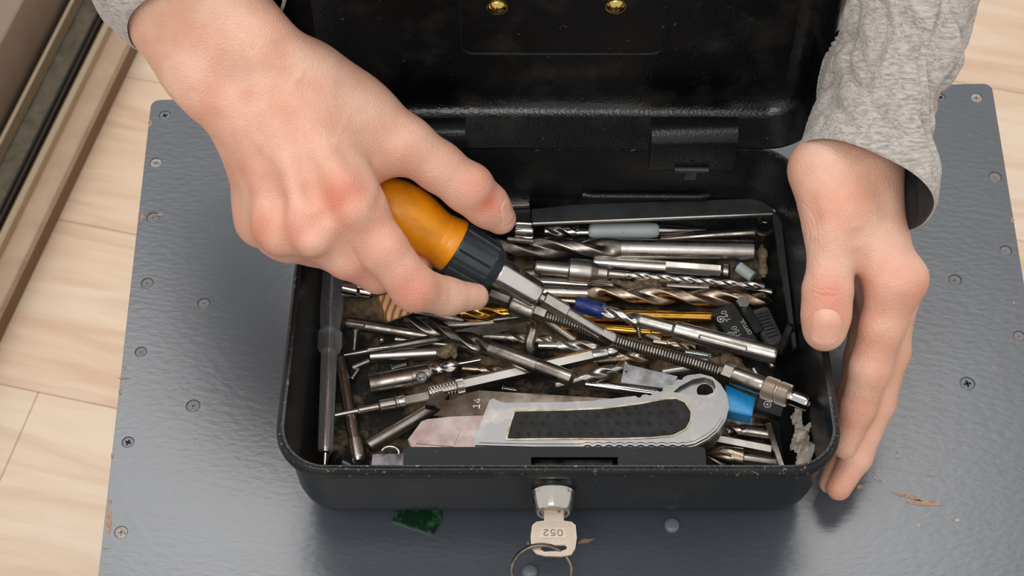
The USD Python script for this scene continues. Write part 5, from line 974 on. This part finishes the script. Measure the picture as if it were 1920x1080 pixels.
def fluff(px0, px1, z, rpx, label, seed):
    a, b = P(*px0, z), P(*px1, z); n = 26; t_ = np.linspace(0, 1, n); ln = a + (b - a) * t_[:, None]; ln[:, 1] += .0012 * np.sin(t_ * 9 + seed); ln[:, 2] += .0012 * np.cos(t_ * 7 + seed); r = rpx * sc(a) * (0.35 + .65 * np.sin(t_ * PI)) * (.7 + .6 * meshkit.noise(np.c_[t_ * 9, t_ * 0, t_ * 0], seed)); m = sweep(ln, r, 14); m.vertices += (meshkit.noise(m.vertices * 900, seed)[:, None] - .5) * .0016 * m.vertex_normals
    single('lint', m, 'lint', label, 'lint', smooth=True)
fluff((1146, 530), (1240, 536), .5150, 11, 'tuft of beige lint under the thin flutes of the stepped drill', 1); fluff((822, 656), (856, 664), .5200, 14, 'wad of brown lint at the end of the bright tube', 2); fluff((1328, 668), (1408, 692), .5200, 12, 'pale fibrous wad under the hammer drill shank', 3); fluff((1428, 455), (1432, 520), .5125, 9, 'brown dust wad against the right wall', 4)
A = Axis(1384, 500, .5160, 1412, 520, .5160); rodthing('roll', 'small white roll with a blue end at the back right', 'roll', [('roll', A.lathe([(0, 9), (.02, 11), (.98, 11), (1, 9)], 24), 'pale_plastic'), ('blue_end', A.lathe([(-.12, 8), (-.1, 10.5), (.02, 10.8), (.03, 9)], 24), 'blue_tape')])
single('wall_plug', flatpoly([(1364, 408), (1412, 406), (1414, 418), (1366, 420)], .5120, .5180, bev=.0015), 'yellow_bit', 'small yellow plastic piece in the shadow under the rule', 'plug', smooth=30)
# pine block
a = P(717, 581, .5545); b = P(826, 541, .5560); u = (b - a) / np.linalg.norm(b - a); s_ = np.cross([0, 0, 1.0], u); s_ /= np.linalg.norm(s_); up_ = np.cross(u, s_); 
m = bbox(.014, 0, 0, .028, .0160, .0150, .0006); m.apply_transform(trimesh.transformations.rotation_matrix(.5, (1, 0, 0))); v = m.vertices; m.vertices = a + v[:, :1] * u + v[:, 1:2] * s_ + v[:, 2:3] * up_
single('wooden_block', m, 'pine', 'small pine block with visible growth rings under the fingers', 'wooden block', smooth=False)
A = Axis(644, 540, .5330, 700, 549, .5330); rodthing('chrome_socket', 'chrome socket between the tester handle and the wooden block', 'socket', [('body', A.lathe([(.05, 8), (0, 14), (.02, 17.5), (.5, 18), (.6, 14), (.95, 13), (1, 10)], 36), 'chrome', None, 30)])
for (q, r, lab) in (((667, 620, .5200, 664, 658, .5200), 4.2, 'small zinc screw upright left of the punch'), ((734, 692, .5140, 762, 684, .5140), 5.2, 'zinc screw behind the adapter with the set screw'), ((942, 728, .5170, 968, 732, .5170), 4.4, 'short zinc screw above the open-ended spanner'), ((658, 712, .5130, 672, 692, .5130), 4.5, 'tiny screw lying in the sawdust at the left'), ((1196, 613, .5200, 1200, 636, .5200), 4.5, 'little zinc screw beside the shank of the hammer drill bit')):
    A = Axis(*q); t = Thing('screw', lab, 'screw', 'small screws in the cash box'); t.add('thread', A.threads(.1, 1, r, 4.4), 'zinc'); t.add('head', A.lathe([(-.02, r * .9), (0, r * 1.7), (.06, r * 1.7), (.14, r * .8)], 20), 'zinc'); t.done()
c = P(715, 637, .5290); m = trimesh.creation.icosphere(3, 5.5 * sc(c)); m.apply_translation(c); single('steel_ball', m, 'chrome', 'tiny bright steel ball near the punch', 'ball', smooth=True)
A = Axis(1284, 660, .5160, 1332, 668, .5160); single('threaded_stud', A.threads(0, 1, 8, 5, 20), 'zinc', 'short zinc threaded stud under the hammer drill shank', 'stud')
# under the left end of the lock ledge
single('slide_box', flatpoly([(698, 851), (770, 849), (770, 880), (696, 880)], .5120, .5240, bev=.0006), 'slider_grey', 'dull grey metal piece under the left end of the lock ledge', 'metal piece', smooth=30)
single('hook', sweep(smoothline([P(716, 846, .5275), P(724, 839, .5280), (P(736, 838, .5280)), P(746, 844, .5280), P(748, 852, .5275)], 24), .0010, 10), 'steel_bright', 'thin curved wire hook at the left end of the lock ledge', 'hook', smooth=40)
c = P(698, 869, .5150); m = trimesh.creation.icosphere(2, 9 * sc(c)); m.vertices = (m.vertices) * [1, 1, .8] + c; single('rubber_stopper', m, 'black_plastic', 'small black round stopper beside the foot of the plain rod', 'stopper', smooth=True)
c0, c1 = P(1008, 872, .5720), P(1118, 872, .5720)
# ledge slot: catch and spring of the lock seen inside
single('lock_catch', bbox(*( (P(1075, 872, .5730) + [0, .0015, 0]).tolist()), .044, .0032, .0022, .0006), 'steel_bright', 'bright lock catch seen through the slot of the ledge', 'lock catch', smooth=30)
